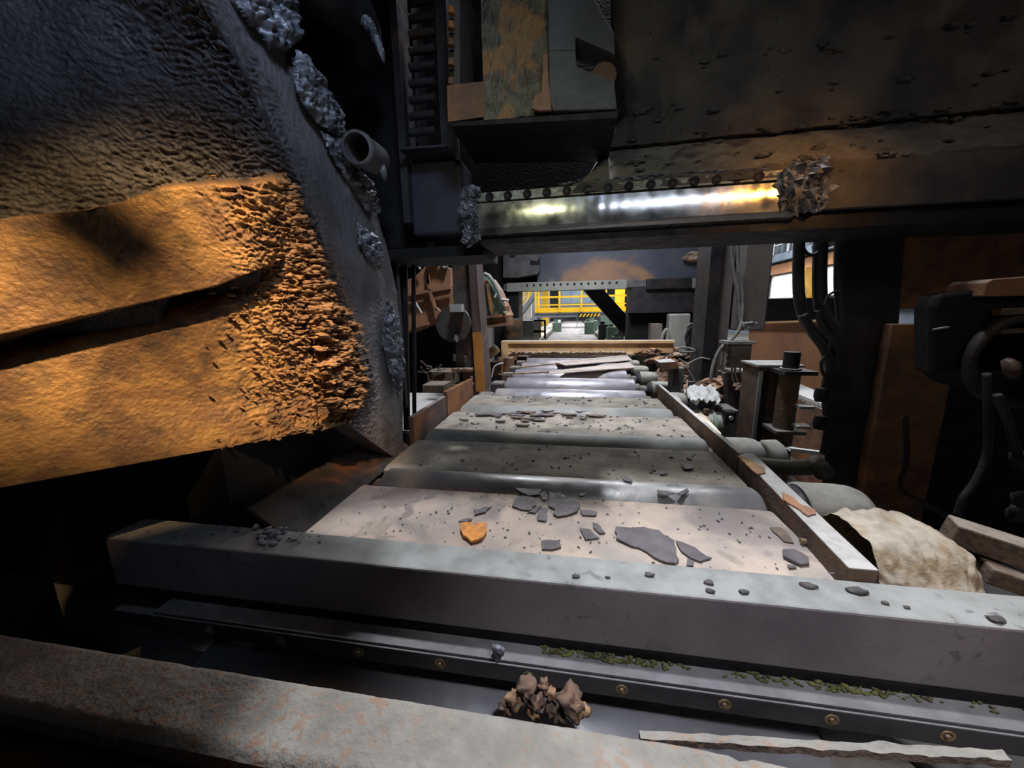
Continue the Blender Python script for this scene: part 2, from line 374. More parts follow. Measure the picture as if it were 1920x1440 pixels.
# apron plates
def apron(y0, y1, x0, x1, label, z=0., mat=None, seed=0, name='apron_plate', sag=.012):
    n, m = 70, 26
    P = np.zeros((m, n, 3))
    for i in range(m):
        v = i/(m-1)
        for j in range(n):
            u = j/(n-1); x = x0+(x1-x0)*u; y = y0+(y1-y0)*v
            e = min(v, 1-v)
            P[i, j] = (x, y, z+.004*fbm(x*3, y*3, seed)+.0025*fbm(x*22, y*22, seed+4)-.018*max(0, 1-e*9)**2)
    return MB().grid(P, (0, 0, -.03)).build(name, mat or m_plate, label=label, cat='plate')
apron(1.335, Y0-.21, -1.235, 1.0, 'large dusty apron plate strewn with scale flakes', seed=1)
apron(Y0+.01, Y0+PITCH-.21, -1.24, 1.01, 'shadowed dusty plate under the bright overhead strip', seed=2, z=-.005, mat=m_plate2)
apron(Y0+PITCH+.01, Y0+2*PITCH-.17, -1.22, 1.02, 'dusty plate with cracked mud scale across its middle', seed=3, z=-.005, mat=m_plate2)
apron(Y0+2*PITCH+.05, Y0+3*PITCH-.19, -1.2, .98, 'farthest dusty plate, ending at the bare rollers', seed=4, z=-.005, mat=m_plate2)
# narrow seams at roller edges: keeper bars
# slanted straps lying across the bare rollers
for (a, b, c, d), lab in (((975, 689, 1178, 668), 'thin rusty strap slanting over the third and fourth rollers'), ((935, 702, 1185, 691), 'thin rusty strap slanting just above the second roller')):
    p0 = W(a, b, Z=.055); p1 = W(c, d, Z=.055)
    MB().bar(p0, p1, .035, .018).build('steel_strap', m_rust, label=lab, cat='strap')
p = [W(*q, Z=.05) for q in ((1040, 680), (1175, 666), (1185, 676), (1060, 686))]
MB().prism(p, (0, 0, .012)).build('cover_strip', m_strip, label='pale wedge-shaped cover strip on the rollers before the tan beam', cat='plate')
p = [W(*q, Z=.05) for q in ((1030, 697), (1180, 680), (1192, 690), (1030, 702))]
MB().prism(p, (0, 0, .012)).build('cover_strip', m_strip, label='lower pale wedge-shaped strip above the second bare roller', cat='plate')

# front cross girder with its channel and bolted strip
g = thing('cross_girder', 'heavy dark cross girder with dusty top in front of the apron plate', 'girder', (0, 1.25, -.2))
MB().box(-2.05, 3.2, 1.165, 1.325, -.19, .05).build('girder_box', m_girder, g, bevel=.008)
MB().box(-2.0, 3.2, 1.16, 1.22, -.225, -.19).build('recess_web', m_black, g)
YB = 1.085
zt = W(960, 1240, Y=YB).z; zb = W(960, 1276, Y=YB).z
MB().box(-1.75, 3.2, YB, 1.23, zt-.02, zt).build('channel_ledge', m_lip, g, bevel=.006)
st = MB().box(-1.95, 3.2, YB-.006, YB+.03, zb, zt-.012).build('bolt_strip', m_lip, g, bevel=.004, label='narrow dark strip with a row of recessed bolts')
for q in ((390, 1175), (525, 1191), (671, 1212), (824, 1236), (990, 1258), (1166, 1283), (1360, 1309), (1562, 1339), (1780, 1370)):
    c = W(q[0], q[1]-1, Y=YB-.006); c.z = (zb+zt)/2-.006
    MB().lathe((c.x, YB+.004, c.z), (c.x, YB-.012, c.z), [(0, .021), (.7, .021), (.75, .013), (.6, .0125), (.6, .008), (1, .008)], 20).build('bolt', m_brass, st)
gr = MB(); rnd = random.Random(3)
for k in range(260):
    x = rnd.choice([rnd.gauss(.12, .09), rnd.uniform(-.1, .4), rnd.gauss(.85, .14), rnd.uniform(.2, 2.2)])
    s = rnd.uniform(.002, .008)
    gr.rock((x, 1.15+rnd.uniform(-.02, .01), zt+.006), (s*1.6, s, s*.8), k, 1, .4)
gr.build('grime_deposit', m_moss, g, label='yellow green grime along the channel', kind='stuff')
# chips of dark slag on the girder's top
def rockpile(name, pts, mat, label, cat, sz, group, seed=0, sub=2):
    rn = random.Random(seed)
    for i, (p, s) in enumerate(pts):
        p = Vector(p); s *= sz
        MB().rock((p.x, p.y, p.z+s*.45), (s*rn.uniform(.8, 1.3), s*rn.uniform(.7, 1.1), s*rn.uniform(.5, .8)), seed*50+i, sub, .5).build(name, mat, label=label, cat=cat, group=group)
rn = random.Random(5)
pts = []
for k in range(30):
    a = W(rn.gauss(500, 17), rn.gauss(1002, 9), Z=.05); pts.append((a, rn.uniform(.4, 1.15)))
for k in range(9):
    a = W(rn.gauss(419, 9), rn.gauss(993, 6), Z=.05); pts.append((a, rn.uniform(.3, .8)))
for k in range(10):
    a = W(rn.uniform(530, 600), rn.uniform(995, 1018), Z=.05); pts.append((a, rn.uniform(.2, .5)))
rockpile('slag_chip', pts, m_slag, 'dark glassy slag chip in the pile on the left of the girder top', 'chip', .018, 'slag chips on the girder top', 1, 1)

c = W(930, 1216, Y=YB-.005)
sb = MB()
for k in range(14): sb.rock((c.x+rn.uniform(-.02, .02), c.y-.01, c.z+rn.uniform(-.03, .02)), (.014, .012, .016), 2100+k, 1, .6)
sb.build('slag_blob', m_slag, st, label='blue-grey slag blob stuck on the bolted strip')
# lower roller, near beam, ragged strip
xl = W(325, 1210, Y=1.02).x; xr = W(1610, 1382, Y=1.02).x
lr = thing('lower_roller', 'large dark roller down in the gap behind the nearest beam', 'roller', ((xl+xr)/2, .98, -.75))
m_lroller = material('dull_roller', (.44,.44,.48), (.34,.34,.38), rust=(.2,.17,.15), rust_amt=.3, scale=5, rough=.45, metal=.5, bump=.08)
MB().lathe((xl, 1.14, -.60), (xr, 1.14, -.60), [(0, .16), (.006, .18), (.994, .18), (1, .16)], 64).build('barrel', m_lroller, lr)
for s, a in ((-1, xl), (1, xr)): MB().cyl((a, 1.14, -.60), (a+s*.3, 1.14, -.60), .09).build('neck', m_darkdust, lr)
nb = thing('near_beam', 'nearest crossbeam with pitted grey top along the bottom of the view', 'beam', (0, .6, -.4))
n, m = 360, 30; P = np.zeros((m, n, 3))
for i in range(m):
    for j in range(n):
        x = -2.3+4.3*j/(n-1); v = i/(m-1)
        yb = .705-max(0, x-.28)*.04; yf = .535+max(0, x+.55)*.02
        y = yf+(yb-yf)*v
        pit = max(0, noise.noise(Vector((x*28, y*28, 3)))-.25)*.02*smooth(-.6, .3, x)
        P[i, j] = (x, y-(.012*max(0, 1-v*12))*0, .05-.0045*fbm(x*14, y*14, 1)-pit-.02*max(0, 1-v*6)**2-.008*max(0, 1-(1-v)*14)**2+.002*fbm(x*60, y*60, 7))
MB().grid(P, (0, 0, -.05)).build('top_plate', m_girder2, nb)
MB().box(-2.3, 2.0, .545, .69, -.40, .0).build('beam_web', m_darkrail, nb)
MB().box(-2.3, 2.0, .44, .545, -.03, -.012).build('front_flange', m_darkrail, nb, bevel=.004, label='brown rusty flange below the top plate')
# ragged pale strip behind the near beam at right
xs = np.linspace(.12, 1.28, 60); P = np.zeros((5, 60, 3))
for j, x in enumerate(xs):
    b = W(1200+(x-.12)/1.16*690, 1372+(x-.12)/1.16*38, Y=.80)
    for i in range(5):
        P[i, j] = (b.x, .790+i*.005+.005*noise.noise(Vector((x*14, i, 2))), b.z-.008+.006*noise.noise(Vector((x*18, i*.4, 0))))
MB().grid(P, (0, .0, -.02)).build('ragged_strip', m_girder2, label='thin ragged dusty strip behind the nearest beam at lower right', cat='strip')
# rust lumps on the lower roller
rk = [((965, 1310), 1), ((985, 1290), 1.1), ((1005, 1318), .9), ((1030, 1300), .7), ((1035, 1325), .9), ((1068, 1315), 1.5), ((1085, 1330), 1.1), ((950, 1325), .8), ((1050, 1338), .8), ((1000, 1335), .7), ((1020, 1285), .6)]
labs = ['brown', 'dark']
for i, (q, s) in enumerate(rk):
    c = W(q[0], q[1], Z=-.36)
    c2 = W(q[0], q[1], Y=.97)
    MB().rock((c2.x, .97, c2.z), (.026*s, .026*s, .024*s), 60+i, 3, .55).build('rust_lump', m_rock if i % 3 else m_layer, label='crumbly brown scale lump piled on the lower roller in the gap', cat='lump', group='scale lumps on the lower roller')

# side rails
def rail(name, pts_top_in, h, wdt, side, label, mat, lip=0):
    a, b = [Vector(p) for p in pts_top_in]
    s = side
    poly = [(a.x, a.y, a.z), (a.x+s*wdt, a.y, a.z), (a.x+s*wdt, a.y, a.z-h), (a.x, a.y, a.z-h)]
    q = [(b.x, b.y, b.z), (b.x+s*wdt, b.y, b.z), (b.x+s*wdt, b.y, b.z-h), (b.x, b.y, b.z-h)]
    mb = MB().hexa([poly[3], poly[2], q[2], q[3], poly[0], poly[1], q[1], q[0]])
    return mb.build(name, mat, label=label, cat='rail', bevel=.005)
RX = 1.015
rail('side_rail', [(.975, 1.33, .095), (1.055, 2.44, .095)], .19, .095, 1, 'nearest right side rail with pale dusty top and brown inner face', m_rustrail)
rail('side_rail', [(1.05, 2.42, .10), (1.035, 4.65, .11)], .20, .035, 1, 'thin far section of the right side rail beside the motor drums', m_rustrail)
MB().hexa([(-1.27,1.34,-.03),(-1.24,1.34,-.03),(-1.24,2.58,-.03),(-1.27,2.58,-.03),(-1.50,1.34,.125),(-1.465,1.34,.135),(-1.43,2.58,.135),(-1.465,2.58,.125)]).build('side_rail', m_darkrail, label='nearest left skirt rail leaning out under the encrusted guard, dark and rusty', cat='rail', bevel=.004)
MB().box(-1.80, -1.56, 1.34, 2.7, -1, .42).build('dark_gap_filler', m_black, label='added black backing behind the leaning left rail', cat='backing')  # black box added to keep the gap under the guard dark
rail('side_rail', [(-1.25, 2.66, .20), (-1.24, 3.42, .20)], .26, .04, -1, 'middle section of the left side rail, purplish with orange end', m_purp)
rail('side_rail', [(-1.24, 3.46, .24), (-1.24, 4.42, .20)], .30, .04, -1, 'far orange-rusted section of the left side rail by the post', m_rustrail2)
# keyhole bolts on near right rail, ragged pieces on its top
MB().cyl((1.0, 1.60, .02), (.975, 1.60, .02), .012, n=12).build('rail_bolt', m_brass, label='small bolt in the brown inner face of the right rail', cat='bolt')
def poly_piece(name, pxs, Z, th, mat, label, cat, jag=.004, seed=0, lift=0, group=None):
    """irregular plate lying at height Z, outline refined with jagged edges"""
    P = [W(x, y, Z=Z) for x, y in pxs]; out = []; rn = random.Random(seed)
    for i, p in enumerate(P):
        q = P[(i+1) % len(P)]; k = max(1, int((q-p).length/.025))
        for s in range(k):
            t = s/k; r = p.lerp(q, t); w = jag if s else 0
            out.append(Vector((r.x+rn.uniform(-w, w), r.y+rn.uniform(-w, w), 0)))
    c = sum(out, Vector())/len(out); m = MB(); n = len(out)
    def zz(v): return Z+lift*((v-c).length/.12)+.003*noise.noise(v*14)+.002
    top = [Vector((v.x, v.y, zz(v)+th)) for v in out]; bot = [Vector((v.x, v.y, zz(v))) for v in out]
    ctop = Vector((c.x, c.y, Z+.002+th)); mid = [Vector((v.x*.5+c.x*.5, v.y*.5+c.y*.5, (zz(v)+Z)/2+th+.001)) for v in out]
    m.add(top+mid+[ctop]+bot, [(i, (i+1) % n, n+(i+1) % n, n+i) for i in range(n)]+[(n+i, n+(i+1) % n, 2*n) for i in range(n)]
          + [(2*n+1+i, 2*n+1+(i+1) % n, (i+1) % n, i) for i in range(n)]+[tuple(2*n+1+i for i in range(n-1, -1, -1))])
    return m.build(name, mat, label=label, cat=cat, group=group)
zl = .096
poly_piece('rust_crust', [(1466,925),(1487,935),(1500,948),(1528,958),(1530,966),(1515,970),(1490,952),(1470,940)], zl, .006, m_orange, 'orange rust crust on top of the nearest right rail', 'flake', seed=1)
poly_piece('rust_crust', [(1382,856),(1402,862),(1432,878),(1435,888),(1420,892),(1400,874)], zl, .006, m_layer, 'reddish crust at the far end of the nearest right rail', 'flake', seed=2)

# ------------------------------------------------------------------ scale flakes
def zc(l, ox=560, oy=700, s=2.286): return [(ox+a/s, oy+b/s) for a, b in l]
FL = [
 ([(930,500),(950,490),(975,470),(990,455),(1010,465),(1040,510),(1030,525),(985,532),(950,515)], 'dark pointed flake at the top of the central flake cluster'),
 ([(915,575),(930,540),(960,532),(1010,540),(1020,560),(1000,595),(955,590)], 'squarish grey flake at the left of the central cluster'),
 ([(1070,515),(1120,520),(1160,540),(1205,565),(1195,600),(1150,615),(1110,622),(1090,610),(1100,590),(1070,575),(1075,550)], 'broad grey flake forming the right of the central cluster'),
 ([(1030,520),(1055,510),(1068,530),(1062,548),(1045,545)], 'small flake bridging the two upper central flakes'),
 ([(1205,590),(1250,590),(1280,600),(1275,615),(1215,612)], 'narrow flake just right of the broad central flake'),
 ([(1030,590),(1065,580),(1060,640),(1025,635)], 'small upright flake below the central cluster'),
 ([(985,600),(1020,575),(1045,575),(1015,605)], 'slim flake between the square and broad central flakes'),
 ([(750,590),(800,577),(828,577),(800,600),(755,612)], 'slim dark flake just above the orange one'),
 ([(685,640),(730,625),(745,630),(720,643)], 'thin splinter flake left above the orange one'),
 ([(1205,670),(1250,675),(1290,712),(1230,718),(1215,690)], 'triangular dark flake left of the largest flake'),
 ([(1260,645),(1280,650),(1315,690),(1290,692),(1265,668)], 'reddish flake behind the triangular dark one'),
 ([(1360,668),(1420,672),(1480,668),(1540,680),(1580,710),(1610,727),(1618,760),(1630,810),(1615,825),(1580,822),(1520,795),(1460,755),(1400,735),(1360,715)], 'largest smooth dark grey flake near the right of the plate'),
 ([(1616,725),(1650,735),(1700,755),(1745,790),(1770,800),(1720,815),(1680,800),(1640,770)], 'long jagged flake broken off the largest flake'),
 ([(1665,803),(1695,813),(1690,830),(1662,830)], 'small brown chip below the broken long flake'),
 ([(1380,445),(1400,442),(1430,460),(1430,472),(1400,465)], 'curled dark flake on the shiny roller edge'),
 ([(1535,503),(1580,508),(1615,520),(1570,530),(1540,518)], 'oval dark flake on the front of the shiny roller'),
 ([(1635,390),(1690,395),(1695,410),(1660,415)], 'dark flake on the shadowed plate near the right rail'),
 ([(1540,428),(1575,424),(1585,432),(1555,438)], 'small flake on the shadowed plate left of the rail flake'),
 ([(1620,520),(1665,497),(1672,510),(1640,528)], 'small flake right of the oval one on the shiny roller'),
 ([(1200,520),(1235,515),(1225,528),(1205,530)], 'tiny flake behind the broad central flake'),
]
for i, (l, lab) in enumerate(FL):
    onroll = 'shiny roller' in lab; shad = 'shadowed' in lab
    poly_piece('scale_flake', zc(l), .036 if onroll else .002, .007 if i in (0,1,2,11,12) else .005, m_flake, lab, 'flake', .006, i, lift=.003, group='scale flakes on the apron plates')
poly_piece('scale_flake', zc([(693,655),(740,650),(808,655),(805,690),(790,715),(740,732),(705,705),(695,680)]), .006, .012, m_flake_o, 'bright orange flake on the left of the plate', 'flake', .006, 31, lift=.004, group='scale flakes on the apron plates')
poly_piece('scale_flake', zc([(1040,725),(1115,722),(1125,750),(1085,762),(1042,760)]), .003, .007, m_flake, 'small flake with orange edge below the central cluster', 'flake', .006, 32, group='scale flakes on the apron plates')
poly_piece('scale_flake', zc([(712,680),(770,682),(840,720),(845,750),(800,755),(760,735),(715,712)], 1200, 780, 2.667), .004, .01, m_flake, 'curled dark flake by the foot of the right rail', 'flake', .006, 33, lift=.006, group='scale flakes on the apron plates')
poly_piece('scale_flake', zc([(650,560),(700,562),(745,600),(770,640),(720,630),(690,600)], 1200, 780, 2.667), .003, .004, m_mud, 'thin reddish flake along the right rail', 'flake', .006, 34, group='scale flakes on the apron plates')
poly_piece('scale_flake', zc([(735,750),(775,752),(782,765),(745,768)], 1200, 780, 2.667), .003, .006, m_flake, 'thin flake in front of the curled flake by the rail', 'flake', .004, 35, group='scale flakes on the apron plates')
# crumbs on the girder top (seen as separate dark chips)
for i, (q, s) in enumerate([((1516,1098), 1.3), ((1330,1092), 1.0), ((1395,1110), .9), ((1332,1108), .8), ((1868,1162), 1.2), ((1218,1077), .9), ((1610,1108), 1.6), ((1560,1075), .5), ((1080,1080), .8), ((1140,1082), .5), ((1700,1138), .5), ((1660,1130), .6)]):
    c = W(*q, Z=.055)
    MB().rock((c.x, c.y, .055), (.019*s, .012*s, .007*s), 90+i, 2, .4).build('scale_chip', m_crumb, label='small dark chip of scale on the dusty top of the cross girder', cat='chip', group='chips on the cross girder top')
rn = random.Random(11)
def crumbs(n, x0, x1, y0, y1, z, s0, s1, label, group, cx=None):
    base = [MB().rock((0, 0, 0), (.013, .009, .004), 200+k, 1, .5, flat=True).build('scale_crumb', m_crumb, loc=(0, 0, 0), label=label, cat='crumb', group=group) for k in range(4)]
    for k in range(n):
        o = base[k] if k < 4 else base[k % 4].copy()
        if k >= 4: COL.objects.link(o)
        x = rn.gauss((x0+x1)/2, (x1-x0)/3.4) if cx and rn.random() < .4 else rn.uniform(x0, x1)
        o.location = (min(max(x, x0), x1), rn.uniform(y0, y1), z); o.rotation_euler = (rn.uniform(-.2, .2), rn.uniform(-.2, .2), rn.uniform(0, 6.28))
        q = rn.uniform(s0, s1)*(1.6 if rn.random() < .08 else 1); o.scale = (q, q, q)
crumbs(130, -1.1, .9, 1.38, 1.88, .004, .22, .62, 'small crumb of scale on the large apron plate', 'crumbs on the large apron plate', 1)
crumbs(60, -1.1, .95, 2.2, 2.7, .0, .4, 1.2, 'crumb of scale on the shadowed plate', 'crumbs on the shadowed plate')
crumbs(90, -1.1, .9, 3.0, 3.55, .0, .5, 1.5, 'crumb of scale on the plate behind the pale roller', 'crumbs on the plate behind the pale roller')
crumbs(30, -.9, .9, 3.95, 4.35, .0, .8, 1.6, 'crumb of scale on the farthest dusty plate', 'crumbs on the farthest plate')
# mud scale cracked sheets on third plate
rn2 = random.Random(9)
for k in range(34):
    c = W(rn2.gauss(985, 55), rn2.gauss(781, 6), Z=0); r_ = rn2.uniform(.02, .07); pts = []
    for a in range(9):
        w = a/9*6.28; pts.append((c.x+r_*1.5*math.cos(w)*rn2.uniform(.7, 1.1), c.y+r_*.6*math.sin(w)*rn2.uniform(.6, 1.1)))
    xy = [PX(np.array((a, b, 0.))) for a, b in pts]
    poly_piece('mud_flake', [(float(a), float(b)) for a, b in xy], .001, .01, m_mud if k % 3 else m_flake, 'curled brown mud flake in the cracked patch on the third plate', 'flake', .008, k+70, lift=.01, group='mud flakes on the third plate')

# ================================================================== encrusted guard at left
guard = thing('encrusted_guard', 'huge scale-crusted steel guard at the left, dark above and orange rust below', 'guard', (-1.6, 1.6, -.1))
rows = [((-80,929),(655,797)), ((-80,800),(688,730)), ((-80,660),(660,640)), ((-80,520),(625,545)), ((-80,400),(592,460)), ((-80,250),(545,340)), ((-80,100),(490,215)), ((-80,-50),(430,90)), ((-80,-200),(340,-60))]
Lp = [np.array(W(*a, X=-1.95)) for a, b in rows]; Rp = [np.array(W(*b, X=-1.25)) for a, b in rows]
Sp_px = [(756,870), (755,760), (756,690), (750,600), (738,520), (715,430), (668,310), (600,170), (500,20)]
Sp = [np.array(W(*a, X=-1.27)) for a in Sp_px]
def catmull(A, t):
    n = len(A)-1; x = t*n; i = min(int(x), n-1); f = x-i
    p0, p1, p2, p3 = A[max(i-1, 0)], A[i], A[i+1], A[min(i+2, n)]
    return .5*((2*p1)+(-p0+p2)*f+(2*p0-5*p1+4*p2-p3)*f*f+(-p0+3*p1-3*p2+p3)*f**3)
def guard_sheet(A, B, m, n, disp, back, u0=0.):
    P = np.zeros((m, n, 3))
    for i in range(m):
        a = catmull(A, i/(m-1)); b = catmull(B, i/(m-1))
        u = np.linspace(u0, 1, n)[:, None]; P[i] = a+(b-a)*u
    du = np.gradient(P, axis=1); dv = np.gradient(P, axis=0); N = np.cross(du, dv); N /= np.linalg.norm(N, axis=2, keepdims=True)
    if N[m//2, n//2].dot(np.array((0, 0, 1.))-P[m//2, n//2]) < 0: N = -N
    D, R = disp(P, N)
    return P+N*D[..., None], R
def seg_y(px, pts):
    xs = [p[0] for p in pts]; ys = [p[1] for p in pts]; return np.interp(px, xs, ys)
def disp_front(P, N):
    x, y = PX(P); m, n = x.shape; D = np.zeros((m, n)); R = np.zeros((m, n))
    ystep = seg_y(x, [(-100,445),(50,415),(190,398),(250,380),(310,355),(400,343),(460,342),(520,330),(600,300)])
    yslot = seg_y(x, [(-100,665),(0,640),(250,578),(400,540),(480,505),(540,480),(640,455)])
    ridge = seg_y(y, [(-60,340),(90,430),(215,490),(340,545),(460,592),(545,625),(640,660),(730,688),(797,655)])
    dr = ridge-x   # distance to the ridge in view units, only used to place the wear zone
    for i in range(m):
        for j in range(n):
            p = P[i, j]; px, py = x[i, j], y[i, j]
            above = py < ystep[i, j]; w = fbm(p[0]*5+3, p[2]*5, p[1]*3, 3)
            if above: amp = .004+.013*math.exp(-max(dr[i, j], 0)/170)*(1 if py > 60 else .7)+.006*max(0, min(1, (py-150)/200)); band = 46
            else:
                k = max(0., 1-max(dr[i, j]-70, 0)/(210 if py > yslot[i, j] else 140)); amp = .0012+.034*k**1.3; band = 30
            ph = p[2]*band+w*2.6+2.4*noise.noise(Vector((p[0]*20, p[1]*20, p[2]*7)))
            f = ph-math.floor(ph); saw = (f/.72 if f < .72 else (1-f)/.28)
            br = .5+.8*noise.noise(Vector((p[0]*30+p[1]*30, p[2]*45, 5.1)))
            hx = p[0]*.75+p[1]*.9
            rg = 1-abs(2*noise.noise(Vector((hx*17+w*2, p[2]*44, 2.2+w))))
            rg2 = 1-abs(2*noise.noise(Vector((hx*34, p[2]*80+w*3, 8.2))))
            d = amp*(.50*saw*max(0, br+.25)+.75*max(0, rg)**1.5+.35*max(0, rg2)+.3*noise.noise(p_v(p, 60))-.4)
            d += .0025*fbm(p[0]*40, p[1]*40, p[2]*40, 2)
            # raised brown body between the step and the slot
            rz = smooth(-9, 9, py-ystep[i, j])*(1-smooth(-7, 7, py-yslot[i, j]))
            fade = 1-smooth(470, 560, px)
            d += .105*rz*fade
            if py > yslot[i, j]-4: d -= .17*math.exp(-max(0, py-yslot[i, j]-14)/9)*(1-smooth(430, 510, px))
            # split between the clump near the ridge and the rest
            cr = seg_y(py, [(520,560),(600,585),(700,594),(800,603)])
            if py > 560: d -= .05*math.exp(-((px-cr)/6.)**2)*smooth(560, 600, py); d += .035*smooth(0, 20, px-cr)*(1-smooth(70, 105, px-cr))*smooth(565, 590, py)*(1-smooth(775, 790, py))
            # nut-like knob
            d += .02*max(0, 1-((px-195)**2+(py-400)**2)/170)
            D[i, j] = d
            R[i, j] = smooth(-14, 10, py-ystep[i, j]+10*w+6*noise.noise(p_v(p, 25)))*(1-.8*smooth(640, 690, px))
    return D, R
def p_v(p, s): return Vector((p[0]*s, p[1]*s, p[2]*s))
PF, RF = guard_sheet(Lp, Rp, 460, 400, disp_front, None)
back = np.zeros_like(PF); back[..., 1] = .10; back[..., 0] = -.02
MB().grid(PF, back).build('front_plate', m_scale, guard, attrs={'rusty': RF.reshape(-1)})
def disp_side(P, N):
    x, y = PX(P); m, n = x.shape; D = np.zeros((m, n)); R = np.zeros((m, n))
    for i in range(m):
        for j in range(n):
            p = P[i, j]; u = j/(n-1)
            ph = p[2]*44+2*fbm(p[0]*6, p[1]*6, p[2]*4)+1.5*noise.noise(Vector((p[1]*14, 2, p[2]*8))); f = ph-math.floor(ph)
            rip = (f/.7 if f < .7 else (1-f)/.3)
            D[i, j] = .020*rip*max(0, 1-u*2.6)**.8*max(.2, .6+noise.noise(Vector((p[1]*26, p[2]*40, 1))))+.004*fbm(p[1]*14, p[2]*14, 3)+.012*max(0, noise.noise(Vector((p[1]*16, p[2]*10, 9)))-.15)*smooth(.5, .8, u)+.0025*noise.noise(Vector((p[1]*60, p[2]*60, 1)))
            R[i, j] = .75*max(0, 1-u*3.4)*smooth(330, 520, y[i, j])+.25*smooth(760, 830, y[i, j])
    return D, R
PS, RS = guard_sheet([p+np.array((-.012, .0, 0)) for p in Rp], Sp, 360, 130, disp_side, None)
b2 = np.zeros_like(PS); b2[..., 0] = -.13
m_sideM = material('scoured_side_plate', (.15,.145,.15), (.09,.086,.09), rust=(.22,.21,.19), rust_amt=.30, scale=4, rough=.6, metal=.1, bump=.7, bscale=45, attr='rusty', attr_col=((.20,.11,.07), (.10,.06,.05)))
MB().grid(PS, b2).build('side_plate', m_sideM, guard, attrs={'rusty': RS.reshape(-1)}, label='grey scoured curved edge plate facing the roller table')
# dark underside of the guard, going back under the front plate
q0 = Lp[0]; q1 = Rp[0]
MB().hexa([tuple(q0+(0,.10,-.01)), tuple(q1+(-.14,.05,-.01)), tuple(q1+(-.14,.55,-.01)), tuple(q0+(0,.9,-.01)), tuple(q0+(0,.10,.02)), tuple(q1+(-.14,.05,.02)), tuple(q1+(-.14,.55,.02)), tuple(q0+(0,.9,.02))]).build('underside', m_black, guard)
# clumps of layered rust at the ridge
rn = random.Random(21); cl = MB()
for k in range(150):
    py = rn.uniform(575, 775); t = (py-575)/200
    px_ = 592+t*22+rn.uniform(0, 62+30*t*(1-t)*2)
    base = W(px_, py, X=-1.25-.03)
    dY = -.07+rn.uniform(-.02, .03)
    base = W(px_, py, Y=base.y+dY)
    s = rn.uniform(.5, 1.15)
    cl.rock(base, (.040*s, .026*s, .014*s), 300+k, 3, .8)
cl.build('rust_clump', m_layer, guard, label='protruding clump of layered brown rust')
fl = MB()
for k in range(560):
    py = rn.uniform(345, 800); rx = seg_y(py, [(345,545),(460,592),(545,625),(640,660),(730,688),(800,655)])
    px_ = rx-abs(rn.gauss(0, 62 if py < 500 else 105))-2
    if px_ > 590 and py > 560: continue
    v = np.interp(py, [r[1][1] for r in rows][::-1], range(len(rows)-1, -1, -1))/(len(rows)-1)
    a = catmull(Lp, v); b = catmull(Rp, v); u = 1-(rx-px_)/(rx+80)
    # true plane position along the sheet
    best = None
    lo, hi = 0., 1.
    for _ in range(18):
        mid = (lo+hi)/2; q = a+(b-a)*mid
        if PX(q)[0] < px_: lo = mid
        else: hi = mid
    q = a+(b-a)*lo; s = rn.uniform(.4, 1.1)*(.35+.75*math.exp(-(rx-px_)/110))
    fl.rock((q[0]+.012, q[1]-.015, q[2]), (.038*s, .014*s, .012*s), 700+k, 2, .8)
fl.build('rust_scale', m_layer, guard, kind='stuff', label='loose layered rust scales along the corner')
# slag crust masses stuck on the guard
def crust_patch(name, pxs, X, th, seed, label, amp=.03, mat=None, res=70):
    """closed outline in the plane x=X, filled by a bumpy grid"""
    Q = [W(a, b, X=X) for a, b in pxs]; ys = [q.y for q in Q]; zs = [q.z for q in Q]; y0, y1, z0, z1 = min(ys), max(ys), min(zs), max(zs)
    poly = [(q.y, q.z) for q in Q]
    def inside(y, z):
        c = False; j = len(poly)-1
        for i in range(len(poly)):
            if (poly[i][1] > z) != (poly[j][1] > z) and y < (poly[j][0]-poly[i][0])*(z-poly[i][1])/(poly[j][1]-poly[i][1])+poly[i][0]: c = not c
            j = i
        return c
    def edged(y, z):
        d = 9
        for i in range(len(poly)):
            a = Vector(poly[i]); b = Vector(poly[(i+1) % len(poly)]); p = Vector((y, z)); ab = b-a
            t = max(0, min(1, (p-a).dot(ab)/ab.length_squared)); d = min(d, (p-a-ab*t).length)
        return d if inside(y, z) else -d
    P = np.zeros((res, res, 3)); keep = np.zeros((res, res), bool)
    for i in range(res):
        for j in range(res):
            y = y0+(y1-y0)*j/(res-1); z = z0+(z1-z0)*i/(res-1); d = edged(y, z)+.012*noise.noise(Vector((y*40, z*40, seed)))
            k = max(0, min(1, d/.03))
            P[i, j] = (X+(th+amp*fbm(y*22, z*22, seed, 3)*2+amp*.5*abs(noise.noise(Vector((y*60, z*60, seed)))))*k**.5, y, z); keep[i, j] = d > -.004
    vs = P.reshape(-1, 3); fs = []
    for i in range(res-1):
        for j in range(res-1):
            if keep[i, j] and keep[i+1, j] and keep[i, j+1] and keep[i+1, j+1]: a = i*res+j; fs.append((a, a+1, a+res+1, a+res))
    used = sorted({v for f in fs for v in f}); mp = {v: i for i, v in enumerate(used)}
    return MB().add([tuple(vs[v]) for v in used], [tuple(mp[v] for v in f) for f in fs], True).build(name, mat or m_slag, guard, label=label)
crust_patch('slag_crust', [(555,95),(575,105),(600,150),(640,215),(645,262),(618,248),(600,235),(572,205),(552,170),(548,130)], -1.23, .03, 3, 'glistening blue-grey wedge of slag')
crust_patch('slag_crust', [(425,-30),(530,-30),(555,30),(560,75),(530,100),(505,95),(485,60),(455,35)], -1.24, .03, 8, 'lumpy blue-grey slag at the top of the corner', .04)
crust_patch('slag_crust', [(600,245),(640,262),(668,310),(700,345),(712,400),(690,400),(655,345),(625,300)], -1.24, .015, 5, 'thin drip of slag beside the stub pipe', .03)
crust_patch('slag_crust', [(725,560),(748,600),(758,690),(745,745),(728,690),(715,640)], -1.24, .015, 6, 'pale crust low on the curved edge', .03)
